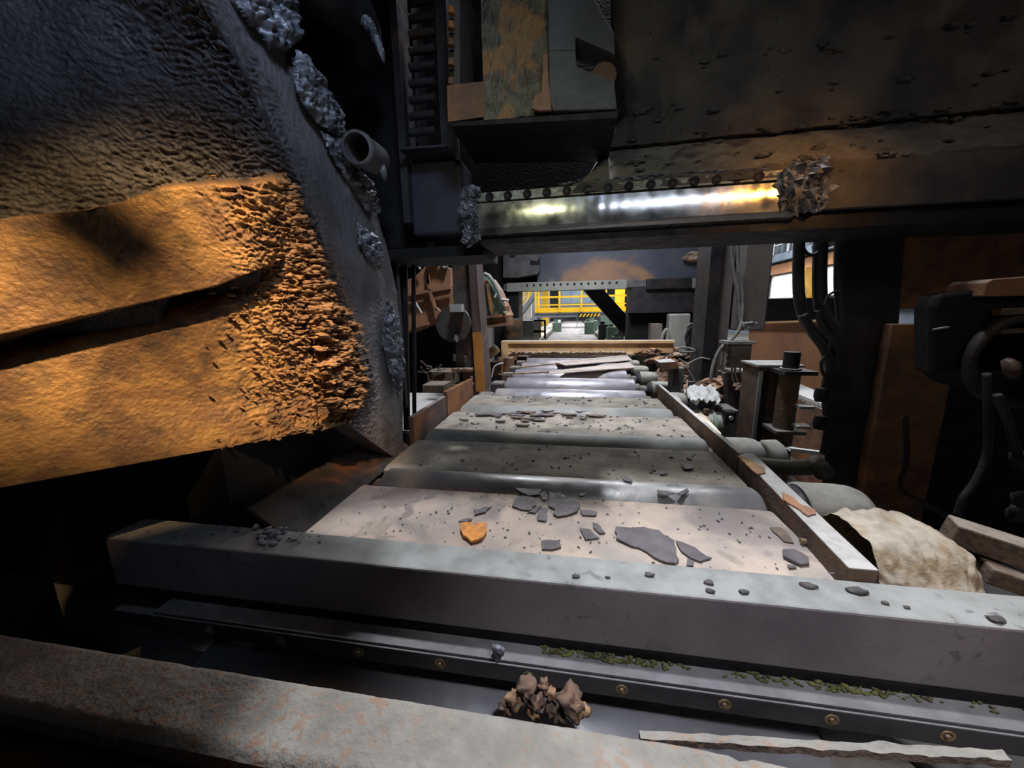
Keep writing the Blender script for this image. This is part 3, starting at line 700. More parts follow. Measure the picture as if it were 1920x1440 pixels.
crust_patch('slag_crust', [(668,418),(700,438),(716,470),(716,498),(690,488),(672,455)], -1.24, .02, 9, 'dark crust blot halfway down the edge plate', .03)
# stub pipe and upper elbow pipe
sp = thing('stub_pipe', 'short open stub pipe sticking out beside the encrusted guard', 'pipe', tuple(W(672, 282, Y=1.98)))
p0 = W(668, 276, Y=1.93); p1 = W(706, 300, Y=2.2)
d = (p1-p0)
mb = MB().lathe(p0, p1, [(0, .066), (0, .08), (.12, .084), (.2, .08), (1, .078)], 32, caps=False)
mb.lathe(p0, p1, [(0, .066), (1, .066)], 32, caps=False); mb.cyl(p0+d*.72, p0+d*.74, .066, n=32)
mb.build('pipe_wall', m_side, sp)
dr = MB()
for k in range(26):
    t = k/25; c = W(700+22*t+3*math.sin(k), 283+45*t, Y=2.14)
    dr.rock(c, (.018*(1.3-t), .022, .03), 33+k, 2, .5)
dr.build('slag_drip', m_slag, sp)
ep = thing('elbow_pipe', 'thick dark bent pipe at the top between guard and housing', 'pipe', tuple(W(630, 20, Y=2.1)))
pts = [W(560, -60, Y=1.75), W(600, -25, Y=1.85), W(640, 10, Y=2.0), W(668, 45, Y=2.15), W(676, 95, Y=2.3)]
MB().tube([Vector(catmull([np.array(p) for p in pts], t/14).tolist()) for t in range(15)], .12, 24).build('pipe_wall', m_dark, ep)
dr = MB()
for k in range(34):
    t = k/33; c = W(684+34*t**.7, 42+62*t, Y=2.02); dr.rock(c, (.02*(1.3-t), .02, .03), 133+k, 2, .5)
dr.build('slag_drip', m_slag, ep, label='blue-grey slag hanging off the pipe end')
# wall behind the guard, machine pit darkness
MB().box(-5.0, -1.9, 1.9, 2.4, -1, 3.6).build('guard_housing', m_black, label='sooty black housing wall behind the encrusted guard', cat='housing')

# ================================================================== near overhead crosshead
ch = thing('overhead_crosshead', 'massive overhead crosshead with polished strip and mortar-crusted side spanning the table', 'beam', (1.2, 2.7, 1.43))
zb0, zb1 = 1.525, 1.675
MB().box(-.60, 3.9, 2.46, 2.95, 1.44, 1.74).build('core', m_black, ch)
MB().box(.35, 3.9, 2.70, 2.95, 1.74, 3.2).build('web', m_black, ch)
MB().box(-.9, .5, 2.952, 3.0, 1.46, 3.3).build('web', m_black, ch)  # black backing added so the cavity stays dark
n = 180; P = np.zeros((14, n, 3))
for j in range(n):
    x = -.62+1.80*j/(n-1)
    for i in range(14):
        v = i/13; P[i, j] = (x, 2.40-.006*math.sin(v*3.1)+.0012*math.sin(x*60)*(noise.noise(Vector((x*9, v, 0)))), zb0+(zb1-zb0)*v+x*.004)
MB().grid(P, (0, .04, 0)).build('wear_strip', m_polish, ch, label='polished shiny steel strip')
MB().hexa([(-.62,2.41,1.49),(1.2,2.41,1.50),(1.2,2.46,1.49),(-.62,2.46,1.48),(-.62,2.395,1.525),(1.2,2.395,1.53),(1.2,2.46,1.535),(-.62,2.46,1.53)]).build('lip', m_polish, ch)
m_bar = material('scuffed_bar', (.33,.33,.28), (.2,.2,.17), rust=(.42,.42,.42), rust_amt=.4, scale=14, rough=.45, metal=.4, bump=.8, bscale=30)
bb = MB().hexa([(-.62,2.405,1.685),(1.14,2.405,1.695),(1.14,2.45,1.695),(-.62,2.45,1.685),(-.62,2.415,1.738),(1.14,2.415,1.745),(1.14,2.45,1.745),(-.62,2.45,1.738)]).build('bolt_bar', m_bar, ch, label='scuffed bar with a row of round plugs')
for z in (240, 325, 415, 505, 598, 692, 787, 883, 984, 1083, 1184, 1285, 1380, 1478):
    px_ = 820+z/2.46; x = W(px_, 360, Y=2.4).x
    zc_ = 1.712+x*.005
    MB().lathe((x, 2.42, zc_), (x, 2.392, zc_), [(0, .026), (.8, .026), (.8, .020), (.6, .019), (.6, 0.001)], 20).build('plug', m_dark, bb)
# right continuation of the beam face
n = 160; P = np.zeros((16, n, 3))
for j in range(n):
    x = 1.26+2.6*j/(n-1)
    for i in range(16): v = i/15; P[i, j] = (x, 2.405+.006*fbm(x*7, v*2, 3)-.01*v, 1.53+.225*v+(x-1.2)*.003)
MB().grid(P, (0, .05, 0)).build('beam_face', m_crust, ch, label='dusty brown beam face right of the polished strip')
# crusted upper side
prof = [(345,2.405),(325,2.42),(300,2.50),(272,2.585),(266,2.60),(262,2.55),(240,2.535),(200,2.55),(150,2.56),(100,2.55),(60,2.53),(35,2.49),(0,2.47),(-60,2.44),(-140,2.42)]
PR = [(d_, W(1300, y_, Y=d_).z) for y_, d_ in prof]
m, n = 150, 230; P = np.zeros((m, n, 3))
pr = [np.array(q) for q in PR]
for i in range(m):
    q = catmull(pr, i/(m-1)) if False else None
    t = i/(m-1)*(len(pr)-1); k = min(int(t), len(pr)-2); f = t-k; q = pr[k]*(1-f)+pr[k+1]*f
    yy = prof[k][0]*(1-f)+prof[k+1][0]*f; t0 = t
    xl_ = W(float(np.interp(yy, [-140, 200, 235, 262, 300, 330, 345], [1150, 1162, 1140, 1130, 1105, 1060, 1050])), yy, Y=float(q[0])).x
    for j in range(n):
        u = j/(n-1); x = xl_+(3.9-xl_)*u**1.25
        edge = max(0, 1-(x-xl_)/.06)
        tt = min(len(pr)-1.001, max(0, t0+.9*fbm(x*1.3, 3, 1, 3)*min(1, t0/3)+.35*fbm(x*7, t0*.5, 2, 2)*min(1, t0/2))); k = int(tt); f = tt-k; q = np.array((pr[k][0]*(1-f)+pr[k+1][0]*f, (pr[int(t0)]*(1-(t0-int(t0)))+pr[min(int(t0)+1, len(pr)-1)]*(t0-int(t0)))[1]))
        d = .026*fbm(x*4, q[1]*4, 1, 4)+.013*fbm(x*22, q[1]*22, 4)+.004*noise.noise(Vector((x*60, q[1]*60, 2)))
        # spalled pocket and pale chip
        X1, Z1 = .62, 2.52
        d += -.035*math.exp(-(((x-.52)/.06)**2+((q[1]-2.22)/.16)**2)*2)*(1+.6*noise.noise(Vector((x*30, q[1]*30, 0))))
        P[i, j] = (x, q[0]-d+.10*edge**2, q[1]+.006*fbm(x*6, 2, q[1]*3)+(x-.5)*.012)
MB().grid(P, (0, .10, 0)).build('mortar_crust', m_crust, ch, label='thick grey-brown mortar-like crust over the beam side')
cc = MB(); rn = random.Random(41)
for k in range(150):
    x = rn.uniform(.3, 3.0); s = rn.uniform(.3, 1.0); yy = rn.choice([262, 262, 262, 300, 120, 200])+rn.gauss(0, 7)
    dq = float(np.interp(yy, [p_[0] for p_ in prof][::-1], [p_[1] for p_ in prof][::-1]))
    z_ = W(1300, yy, Y=dq).z+(x-.5)*.012
    cc.rock((x, dq-.01, z_), (.035*s, .014*s, .012*s), 2300+k, 2, .7)
cc.build('crust_chip', m_crust, ch, kind='stuff', label='broken crust edges along the seams')
# scraps of slag along the top of the bolt bar
rn = random.Random(4)
sl = MB()
for k in range(120):
    x = W(rn.uniform(1050, 1440), 330, Y=2.43).x; s = rn.uniform(.4, 1.2)
    sl.rock((x, 2.43+rn.uniform(-.01, .02), 1.752+rn.uniform(0, .02)), (.03*s, .02*s, .008*s), 900+k, 1, .8)
sl.build('slag_scrap', m_slag, ch, kind='stuff', label='thin pale scraps of slag above the bolt bar')
for nm, cx0, cx1, cy0, cy1, cnt, lab in (('slag_lump', 1474, 1543, 318, 388, 130, 'lumpy glistening slag mass at the right end of the strip'), ('slag_lump', 868, 896, 352, 452, 80, 'lumpy slag mass at the left end of the strip')):
    sl = MB()
    for k in range(cnt):
        fx, fy = rn.uniform(0, 1), rn.uniform(0, 1); p = W(cx0+(cx1-cx0)*fx, cy0+(cy1-cy0)*fy, Y=2.40+rn.uniform(-.02, .02)); s = rn.uniform(.5, 1.3)*(.7 if cnt == 80 else 1)
        sl.rock(p, (.032*s, .028*s, .034*s), 1100+k, 2, .95, flat=True)
    sl.build(nm, m_slag, ch, label=lab)
sl = MB()
for k in range(40):
    p = W(rn.uniform(1490, 1560), 305+rn.uniform(-8, 14), Y=2.45); s = rn.uniform(.5, 1.1); sl.rock(p, (.04*s, .03*s, .014*s), 1300+k, 2, .7)
sl.build('slag_crust', m_slag, ch, label='slag blobs above the right end of the strip'); sl = MB()
for k in range(22):
    p = W(rn.gauss(1715, 22), 297+rn.uniform(-10, 10), Y=2.44); s = rn.uniform(.4, 1.0); sl.rock(p, (.035*s, .02*s, .018*s), 1400+k, 2, .7)
sl.build('slag_crust', m_slag, ch, label='bluish slag blob on the seam further right'); sl = MB()
for k in range(10):
    p = W(rn.gauss(1658, 8), 302+rn.uniform(-8, 8), Y=2.43); s = rn.uniform(.4, .8); sl.rock(p, (.03*s, .02*s, .026*s), 1500+k, 2, .7)
sl.build('slag_crust', m_dark, ch, label='dark slag blobs along the seam above the beam face')

# block and bracket hanging in front of the crosshead
bl = thing('guide_block', 'mottled rusty guide block with pale bracket hanging above the polished strip', 'block', (-.2, 2.2, 1.97))
YBk = 2.10
a = W(900, -60, Y=YBk); b = W(1030, 214, Y=YBk)
n = 90; P = np.zeros((n, n, 3))
for i in range(n):
    for j in range(n):
        x = a.x+(b.x-a.x)*j/(n-1); z = b.z+(a.z-b.z)*i/(n-1)
        P[i, j] = (x, YBk-.014*max(0, fbm(x*16, z*16, 1)+.1)-.006*noise.noise(Vector((x*70, z*70, 3))), z)
MB().grid(P, (0, .5, 0)).build('block_face', m_mould, bl, label='mottled brown and yellow-green crusted face')
pc = [W(*q, Y=YBk-.01) for q in ((838, 160), (908, 152), (908, 219), (840, 228))]
MB().prism(pc, (0, .5, 0)).build('corner_plate', m_rust, bl, label='dull brown lower left plate')
pc = [W(*q, Y=YBk+.10) for q in ((842, -60), (862, -60), (862, 165), (842, 165))]
MB().prism(pc, (0, .3, 0)).build('slot_side', m_darkdust, bl)
MB().hexa([tuple(W(862, 165, Y=YBk+.45)), tuple(W(910, 165, Y=YBk+.45)), tuple(W(910, 165, Y=YBk+.5)), tuple(W(862, 165, Y=YBk+.5)), tuple(W(862, -90, Y=YBk+.45)), tuple(W(910, -90, Y=YBk+.45)), tuple(W(910, -90, Y=YBk+.5)), tuple(W(862, -90, Y=YBk+.5))]).build('slot_back', m_black, bl)
for yy in (15, 43, 75, 112, 148):
    MB().cyl(W(846, yy, Y=YBk+.05), W(846, yy+12, Y=YBk+.05), .018, n=12).build('link_pin', m_rust, bl)
bz = lambda l: [W(500+x/2.667, y/2.667, Y=YBk-.05) for x, y in l]
br = MB()
br.prism(bz([(1405,-120),(1580,-120),(1665,40),(1738,165),(1742,270),(1545,185),(1545,250),(1490,250),(1410,250)]), (0, .16, 0))
br.prism(bz([(1410,250),(1490,250),(1545,250),(1550,330),(1600,352),(1738,400),(1752,545),(1430,552),(1412,480)]), (0, .16, 0))
br.build('bracket', material('bracket_plate', (.085,.088,.105), (.06,.06,.07), rust=(.10,.075,.065), rust_amt=.35, scale=3, rough=.6, metal=.2, bump=.25), bl, bevel=.004, label='smooth blue-grey bracket with a notch')
c = bz([(1690, 345)])[0]
MB().cyl((c.x, c.y+.05, c.z), (c.x, c.y+.20, c.z), .06, n=28).build('pivot_pin', m_darkdust, bl)
sr = bz([(1385,275),(1405,270),(1410,420),(1425,552),(1360,555),(1330,545),(1340,480),(1375,465)])
MB().prism([p+Vector((0, -.006, 0)) for p in sr], (0, .02, 0)).build('rust_streak', m_streak, bl, label='pinkish-orange rust streak beside the bracket')
MB().box(-.62, .0, 2.14, 2.6, 2.9, 3.1).build('block_top', m_black, bl)
u = [W(845, 229, Y=YBk), W(1158, 208, Y=YBk-.04)]
MB().hexa([(u[0].x, 2.10, u[0].z-.02), (u[1].x, 2.06, u[1].z-.03), (u[1].x, 2.6, u[1].z-.03), (u[0].x, 2.6, u[0].z-.02), (u[0].x, 2.10, u[0].z+.0), (u[1].x, 2.06, u[1].z+.0), (u[1].x, 2.6, u[1].z+.02), (u[0].x, 2.6, u[0].z+.02)]).build('underplate', m_black, bl)
# faint bar in the dark cavity
MB().bar(W(890, 258, Y=2.75), W(1005, 246, Y=2.75), .04, .03).build('cavity_bar', m_darkdust, label='faint horizontal bar deep in the dark gap under the guide block', cat='bar')

# left stand housing
lh = thing('stand_housing', 'sooty left stand housing with finned ladder channel above the table', 'housing', (-1.7, 2.9, -1))
MB().box(-3.6, -1.1, 2.75, 3.3, 1.50, 3.8).build('header', m_black, lh)
MB().box(-3.6, -.62, 2.62, 3.1, 1.40, 1.47).build('bottom_beam', m_black, lh)
MB().box(-3.6, W(756, 600, Y=2.85).x-.03, 2.85, 2.90, .22, 1.6).build('post', m_black, lh)
MB().box(-1.6, -.4, 2.95, 3.1, 1.47, 3.8).build('back_plate', m_black, lh)
bx = [W(766, 300, Y=2.5), W(868, 436, Y=2.5)]
m_blue = material('blue_black_steel', (.05,.05,.07), (.03,.03,.045), scale=3, rough=.5, metal=.3, bump=.2)
MB().box(bx[0].x, bx[1].x, 2.5, 2.8, bx[1].z, bx[0].z-.01).build('box_casing', m_blue, lh, bevel=.015)
MB().bar(W(764, 294, Y=2.45), W(850, 289, Y=2.45), .25, .012).build('shelf_plate', m_blue, lh)
fr = [(745, 758), (826, 846)]
for a_, b_ in fr:
    p = W(a_, 240, Y=2.45); q = W(b_, 240, Y=2.45)
    MB().box(p.x, q.x, 2.45, 2.62, 2.0 if a_ > 800 else 1.6, 3.4).build('channel_bar', m_dark, lh)
for k in range(10):
    p = W(791, -35+k*31, Y=2.5)
    MB().cyl((p.x-.09, 2.52, p.z), (p.x+.08, 2.52, p.z), .024, n=14).build('fin_rung', m_dark, lh)
# two thin vertical rods under the housing
for i, (a_, lab) in enumerate((((757, 480, 763, 805), 'left of the two black vertical rods by the guard edge'), ((775, 478, 777, 780), 'right of the two black vertical rods by the guard edge'))):
    p = W(a_[0], a_[1], Y=3.0); q = W(a_[2], a_[3], Y=3.0)
    MB().cyl((p.x, 3.0, p.z-.02), (q.x, 3.0, q.z), .030 if i == 0 else .018, n=14).build('guide_rod', m_black, label=lab, cat='rod')

# ================================================================== right stand: housing, hoses, recesses
rh = thing('stand_housing', 'dark right stand housing with warm-lit recess and heavy shadows', 'housing', (2.6, 3.0, -1))
p = W(1572, 440, Y=2.75); q = W(1684, 500, Y=2.75)
p = W(1572, 440, Y=3.3); q = W(1684, 500, Y=3.3); p2 = W(1560, 860, Y=3.3)
MB().hexa([(p2.x,3.3,-1),(q.x+.25,3.3,-1),(q.x+.25,3.42,-1),(p2.x+.08,3.42,-1),(p.x,3.3,1.6),(q.x,3.3,1.6),(q.x,3.42,1.6),(p.x+.08,3.42,1.6)]).build('column_flange', m_dark, rh)
MB().box(q.x, 4.6, 3.36, 3.6, .98, 1.6).build('recess_panel', m_rust, rh)
pz = W(1710, 607, Y=3.25).z
MB().box(q.x-.03, q.x+.42, 3.22, 3.36, -.8, pz).build('wall_plate', m_rust, rh, bevel=.006)
MB().box(2.9, 4.8, 3.40, 3.7, -1.0, 1.0).build('rear_mass', m_black, rh)
t_ = [W(*s_, Y=2.3) for s_ in ((1746, 700), (1748, 575), (1762, 552), (1800, 545), (1990, 532), (1990, 700))]
MB().prism(t_, (0, .12, 0)).build('gear_case', m_black, rh, bevel=.02)
t_ = [W(*s_, Y=2.25) for s_ in ((1842, 556), (1850, 530), (1862, 523), (2000, 512), (2000, 553))]
MB().prism(t_, (0, .2, 0)).build('lit_ledge', m_rust, rh, bevel=.006)
for yy, th in ((585, .03), (622, .02)):
    MB().bar(W(1870, yy, Y=2.26), W(2000, yy-6, Y=2.26), .05, th).build('slat', m_darkdust, rh)
c = W(1880, 672, Y=2.35)
def ring(mb, c, R, r, axis='y', n=36, a0=0, a1=6.283):
    pts = []
    for k in range(n+1):
        w = a0+(a1-a0)*k/n; pts.append((c[0]+R*math.cos(w), c[1], c[2]+R*math.sin(w)))
    return mb.tube(pts, r, 10)
ring(MB(), (c.x, 2.27, c.z), .22, .03).build('ring_flange', m_dark, rh)
MB().cyl((c.x, 2.3, c.z), (c.x, 2.6, c.z), .19, n=32).build('gear_drum', m_black, rh)
MB().bar(W(1750, 618, Y=2.28), W(1778, 613, Y=2.28), .012, .008).build('edge_strip', m_grey, rh)
def hose(name, pts, r, mat, label, cat='hose', parent=None, group=None, n=40):
    A = [np.array(p, float) for p in pts]
    return MB().tube([Vector(catmull(A, t/n).tolist()) for t in range(n+1)], r, 10).build(name, mat, parent, label=label, cat=cat, group=group)
hp = lambda l, Y: [W(a_, b_, Y=Y) for a_, b_ in l]
hose('hanging_hose', hp([(1850,700),(1852,780),(1850,850),(1830,900),(1805,935),(1795,965)], 2.1), .016, m_dark, 'dark hose sagging in a curve below the gear case')
hose('hanging_hose', hp([(1870,740),(1890,790),(1905,840),(1925,880)], 2.0), .016, m_dark, 'dark hose running down to the right frame edge')
hose('hanging_hose', hp([(1697,780),(1700,860),(1690,915),(1745,950),(1790,975)], 2.4), .016, m_dark, 'thin dark line looping low in front of the housing')
for i, q_ in enumerate(((1895,690),(1912,862),(1915,940),(1905,960))):
    c = W(*q_, Y=2.0); MB().rock(c, (.03, .03, .05), 1600+i, 2, .4).build('hose_fitting', m_dark, label=['dim pipe fitting right of the ring flange', 'rusty fitting at the right frame edge, upper', 'rusty fitting at the right frame edge, middle', 'rusty fitting at the right frame edge, lowest'][i], cat='fitting')
# timbers at lower right
MB().bar((1.55, 1.66, .09), (2.25, 1.36, -.06), .11, .09).build('timber_beam', m_wood, label='grimy timber beam lying at the right edge, upper one', cat='timber', bevel=.008)
MB().bar((1.60, 1.56, -.02), (2.2, 1.37, -.15), .09, .07).build('timber_beam', m_wood, label='lower grimy timber beside the caked drum', cat='timber', bevel=.008)
# black hoses before the bright panes
hr = .038
HS = [([(1500,425),(1497,500),(1499,560),(1512,605),(1545,640),(1560,700)], 'leftmost thick black hose before the bright panes', hr),
      ([(1540,425),(1537,500),(1538,560),(1545,590),(1565,625),(1568,700)], 'middle thick black hose before the bright panes', .046),
      ([(1574,430),(1572,520),(1574,560),(1578,620),(1572,700)], 'right black hose beside the dark column', .03)]
for pts, lab, r_ in HS: hose('hydraulic_hose', hp(pts, 3.1), r_, m_hose, lab, group=None)
hose('hydraulic_hose', hp([(1532,583),(1540,610),(1560,640),(1572,660)], 3.0), .018, m_hose, 'short thin black hose curling between the thick ones')
hose('hydraulic_hose', hp([(1504,462),(1512,474),(1522,478),(1534,472),(1540,460)], 3.08), .012, m_hose, 'small hose loop at the top between two thick hoses')
hose('hydraulic_hose', hp([(1546,572),(1552,556),(1562,548),(1574,546)], 3.0), .009, m_hose, 'thin arched cable across the rightmost pane')
hose('hydraulic_hose', hp([(1505,590),(1520,620),(1545,655),(1556,690),(1548,730),(1553,800),(1545,850)], 3.05), .03, m_hose, 'long black hose dropping to the floor beside the column')
hose('hydraulic_hose', hp([(1557,640),(1550,665),(1540,680),(1543,700),(1556,712)], 3.0), .012, m_hose, 'little dark hose loop over the rust sheet')
for i, (a_, b_, lab) in enumerate(((1540, 740, 'dark hose coupling above the bench edge'), (1538, 792, 'lower hose coupling beside the tall rod'))):
    c = W(a_, b_, Y=2.98); MB().lathe((c.x, c.y, c.z-.05), (c.x, c.y, c.z+.05), [(0, .035), (.3, .045), (.7, .045), (1, .035)], 10).build('hose_coupling', m_black, label=lab, cat='coupling')
MB().bar(W(1526, 466, Y=3.3), W(1570, 452, Y=3.3), .05, .05).build('cable_tray', m_pale, label='pale cable tray end glimpsed between the hoses', cat='tray')

# ================================================================== roller drives at right
def drive(x0, y, label, k=1., L=.30):
    t = thing('roller_motor', label, 'motor', (x0+.2, y, -.13))
    R_ = .165*k; z = -.12
    MB().lathe((x0, y, z), (x0+L, y, z), [(0, R_*.93), (.04, R_), (.62, R_), (.8, R_*.96), (.92, R_*.86), (1, R_*.7)], 40).build('drum', m_drum, t)
    MB().lathe((x0-.06, y, z), (x0+.02, y, z), [(0, R_*.62), (.5, R_*.9), (.8, R_*.9), (1, R_*.7)], 32).build('end_ring', m_dark, t)
    ring_ = MB()
    MB().cyl((x0-.16, y, z), (x0-.03, y, z), .055, n=20).build('shaft', m_darkdust, t)
    return t
d1 = drive(1.235, 2.10, 'large dusty motor drum beside the nearest right rail', 1.04, .33)
d2 = drive(1.18, 2.92, 'dusty motor drum with a separate end disc at right of the second roller', .92, .24)
MB().cyl((1.40, 2.92, -.12), (1.46, 2.92, -.12), .08).build('shaft', m_dark, d2)
MB().lathe((1.44, 2.92, -.12), (1.56, 2.92, -.12), [(0, .10), (.1, .14), (.75, .145), (1, .12)], 36).build('end_disc', m_drum, d2)
d3 = drive(1.14, 3.76, 'greenish motor with banded casing and square lug at right', .85, .34)
for a_ in (.08, .2): MB().lathe((1.14+a_, 3.76, -.12), (1.17+a_, 3.76, -.12), [(0, .148), (.2, .155), (.8, .155), (1, .148)], 32).build('band', m_green, d3)
MB().box(1.42, 1.51, 3.60, 3.70, -.05, .06).build('lug', m_black, d3, bevel=.01)
MB().cyl((1.465, 3.60, .005), (1.465, 3.585, .005), .018, n=16).build('lug_hole', m_pale, d3)
MB().cyl((1.28, 3.7, .02), (1.28, 3.7, .06), .025, n=12).build('filler_cap', m_rust, d3)
far_d = []
nm = ['grey motor drum beside the nearest bare roller', 'pale motor drum beside the second bare roller', 'pale motor drum beside the third bare roller', 'pale motor drum beside the fourth bare roller', 'pale motor drum near the right end of the tan beam']
for k in range(5):
    far_d.append(drive(1.10+.02*(k % 2), Y0+(3+k)*PITCH, nm[k], [.85, .75, .8, .7, .7][k], .27))
fm = thing('roller_motor', 'small motor unit along the right side of the far run table', 'motor', (1.3, Y0+8*PITCH, -.13), 'motors along the far run table')
MB().lathe((1.1, fm.location.y, -.1), (1.42, fm.location.y, -.1), [(0, .07), (.2, .13), (.9, .13), (1, .08)], 20).build('drum', m_drum, fm)
MB().box(1.42, 1.62, fm.location.y-.13, fm.location.y+.13, -.25, .10).build('gearbox', m_green, fm, bevel=.01)
for k in range(1, 60): dup(fm, (1.3, Y0+(8+k)*PITCH, -.13))
lb = thing('bearing_block', 'dark bearing block on the left side of the far run table', 'bearing', (-1.2, Y0+8*PITCH, -.25), 'bearings along the far run table')
MB().box(-1.3, -1.08, lb.location.y-.14, lb.location.y+.14, -.3, -.02).build('block', m_darkdust, lb, bevel=.02)
MB().lathe((-1.32, lb.location.y, -.14), (-1.05, lb.location.y, -.14), [(0, .08), (.1, .11), (.9, .11), (1, .08)], 20).build('cap', m_dark, lb)
for k in range(1, 60): dup(lb, (-1.2, Y0+(8+k)*PITCH, -.25))
for k in range(5):
    y = Y0+(3+k)*PITCH; b_ = MB().box(-1.22, -1.02, y-.12, y+.12, -.28, -.03)
    b_.build('bearing_block', m_darkdust, label='dark bearing block at the left end of the %s bare roller' % ['nearest', 'second', 'third', 'fourth', 'fifth'][k], cat='bearing', bevel=.03)
# caked drum nearest right
cm = thing('caked_drum', 'big mud-caked drum cover with rusty patches at the lower right', 'drum', (1.28, 1.55, -.3))
n = 90; P = np.zeros((40, n, 3))
for i in range(40):
    for j in range(n):
        u = i/39; w = -.6+4.0*j/(n-1)
        R_ = (.205+.02*math.sin(u*3.1)-.05*max(0, u-.75)*4*.6)+.008*fbm(u*7, w*3, 2)+.012*abs(noise.noise(Vector((u*9, w*2.2, 7))))
        # faceted wrap
        R_ *= 1+.04*math.cos(w*6)
        R_ += .010*noise.noise(Vector((u*26, w*5, 3)))+.014*max(0, noise.noise(Vector((u*9, w*3, 13))))
        P[i, j] = (1.11+.34*u, 1.55+R_*math.cos(w), -.06+R_*math.sin(w))
MB().grid(P).build('cover', m_sack, cm)
MB().lathe((1.44, 1.55, -.06), (1.47, 1.55, -.06), [(0, .17), (.7, .155), (1, .10)], 6).build('end_cap', m_sack, cm)
MB().cyl((1.075, 1.55, -.06), (1.2, 1.55, -.06), .06).build('shaft', m_rust, cm)
# ducted pipe with elbow behind the big drum
el = thing('bent_tube', 'thick mud-brown bent tube lying behind the large motor drum', 'tube', (1.5, 2.45, -.05))
A = [np.array(W(*q_, Y=2.5)) for q_ in ((1425, 872), (1465, 876), (1510, 876), (1532, 872))]
MB().tube([Vector(catmull(A, t/14).tolist()) for t in range(15)], .05, 18).build('tube', m_drum, el)
MB().tube(hp([(1524, 866), (1538, 876), (1546, 890)], 2.46), .055, 8).build('elbow', m_drum, el)
# plate shelves and debris right of the rails
p4 = W(1370, 870, Z=-.02)
MB().box(1.09, 1.25, 2.45, 4.5, -.12, -.09).build('bearer_plate', m_rustrail, label='rusty ledge plate running along outside the right rail', cat='plate')
MB().prism([W(*q_, Z=.0) for q_ in ((1290, 770), (1320, 780), (1352, 815), (1345, 832), (1320, 800))], (0, 0, .012)).build('loose_plate', m_tan, label='thin light brown plate leaning along the right rail', cat='plate')
MB().prism([W(*q_, Z=.03) for q_ in ((1250, 742), (1268, 742), (1278, 754), (1262, 752))], (0, 0, .012)).build('loose_plate', m_grey, label='small pale plate near the far end of the right rail', cat='plate')
p = W(1330, 745, Y=4.3)
m_heap = material('dust_heap', (.45,.27,.17), (.25,.14,.09), rust=(.52,.44,.38), rust_amt=.45, scale=5, rough=.95, bump=.9, bscale=30)
def heap(name, x0, x1, y0, y1, zf, seed, mat, label, res=60):
    P = np.zeros((res, res, 3))
    for i in range(res):
        for j in range(res):
            u, v = j/(res-1), i/(res-1); x = x0+(x1-x0)*u; y = y0+(y1-y0)*v; e = min(u, 1-u, v, 1-v)*2
            P[i, j] = (x, y, -.95+zf(u, v)*min(1, e*2.2)**.6+.10*fbm(x*5, y*5, seed, 4)+.03*noise.noise(Vector((x*22, y*22, seed))))
    return MB().grid(P).build(name, mat, label=label, cat='heap', kind='stuff', loc=((x0+x1)/2, (y0+y1)/2, -1))
heap('debris_heap', 1.45, 2.2, 5.45, 6.6, lambda u, v: .95-.25*u, 1, m_heap, 'heap of orange-brown dust and rubble right of the motors')
heap('debris_heap', 1.55, 2.9, 6.7, 8.2, lambda u, v: 1.0-.2*u, 5, m_heap, 'heap of rubble below the right end of the tan beam')
rn = random.Random(77)
for k in range(46):
    x = rn.uniform(1.45, 2.3); y = rn.uniform(4.2, 8.6); s = rn.uniform(.05, .15)
    rs = MB(); rs.rock((x, y, rn.uniform(-.02, .16)), (s, s*.8, s*.5), 1700+k, 2, .8, flat=True)
    rs.build('rubble_piece', m_rock if k % 2 else m_heap, label='jagged brown rubble piece among the debris right of the motors', cat='rubble', group='rubble right of the motors')
hose('bent_rod', [W(1205+x/6.857, 620+y/6.857, Y=5.2) for x, y in ((440,240),(500,215),(600,225),(680,262),(560,275),(450,262),(430,240),(880,255))][:7], .014, m_cable, 'flattened pale loop of rod on the rubble', 'rod')
hose('bent_rod', [W(1200+x/6.857, 620+y/6.857, Y=4.9) for x, y in ((500,360),(560,400),(600,435),(700,380),(790,350),(900,370))], .009, m_cable, 'thin kinked rod lying over the rubble', 'rod')
hose('bent_rod', [W(1200+x/6.857, 620+y/6.857, Y=4.6) for x, y in ((590,450),(640,540),(700,640),(690,655),(560,655))], .008, m_cable, 'thin wire bent in a hook over the rubble', 'rod')
MB().box(1.30, 1.44, 5.04, 5.26, -1, W(1250, 693, Y=5.0).z+.01).build('scrap_stand', m_darkdust, label='dark pedestal under the small open steel box', cat='pedestal')
MB().prism([W(*q_, Y=5.0) for q_ in ((1237, 680), (1268, 678), (1274, 690), (1262, 692), (1240, 694))], (0, .3, 0)).build('scrap_box', m_rustrail, label='small open steel box between rubble and motors', cat='box')
# white caked cloth
P = np.zeros((26, 26, 3))
for i in range(26):
    for j in range(26):
        q_ = W(1282+j*2.3+i*.5, 731+i*.9, Y=4.2-.02*i); P[i, j] = (q_.x, q_.y, q_.z+.02+.16*fbm(j*.16, i*.16, 2, 4))
MB().grid(P, (0, 0, -.01)).build('crumpled_cloth', m_pale, label='crumpled whitish cloth on the debris beside the drum', cat='cloth')

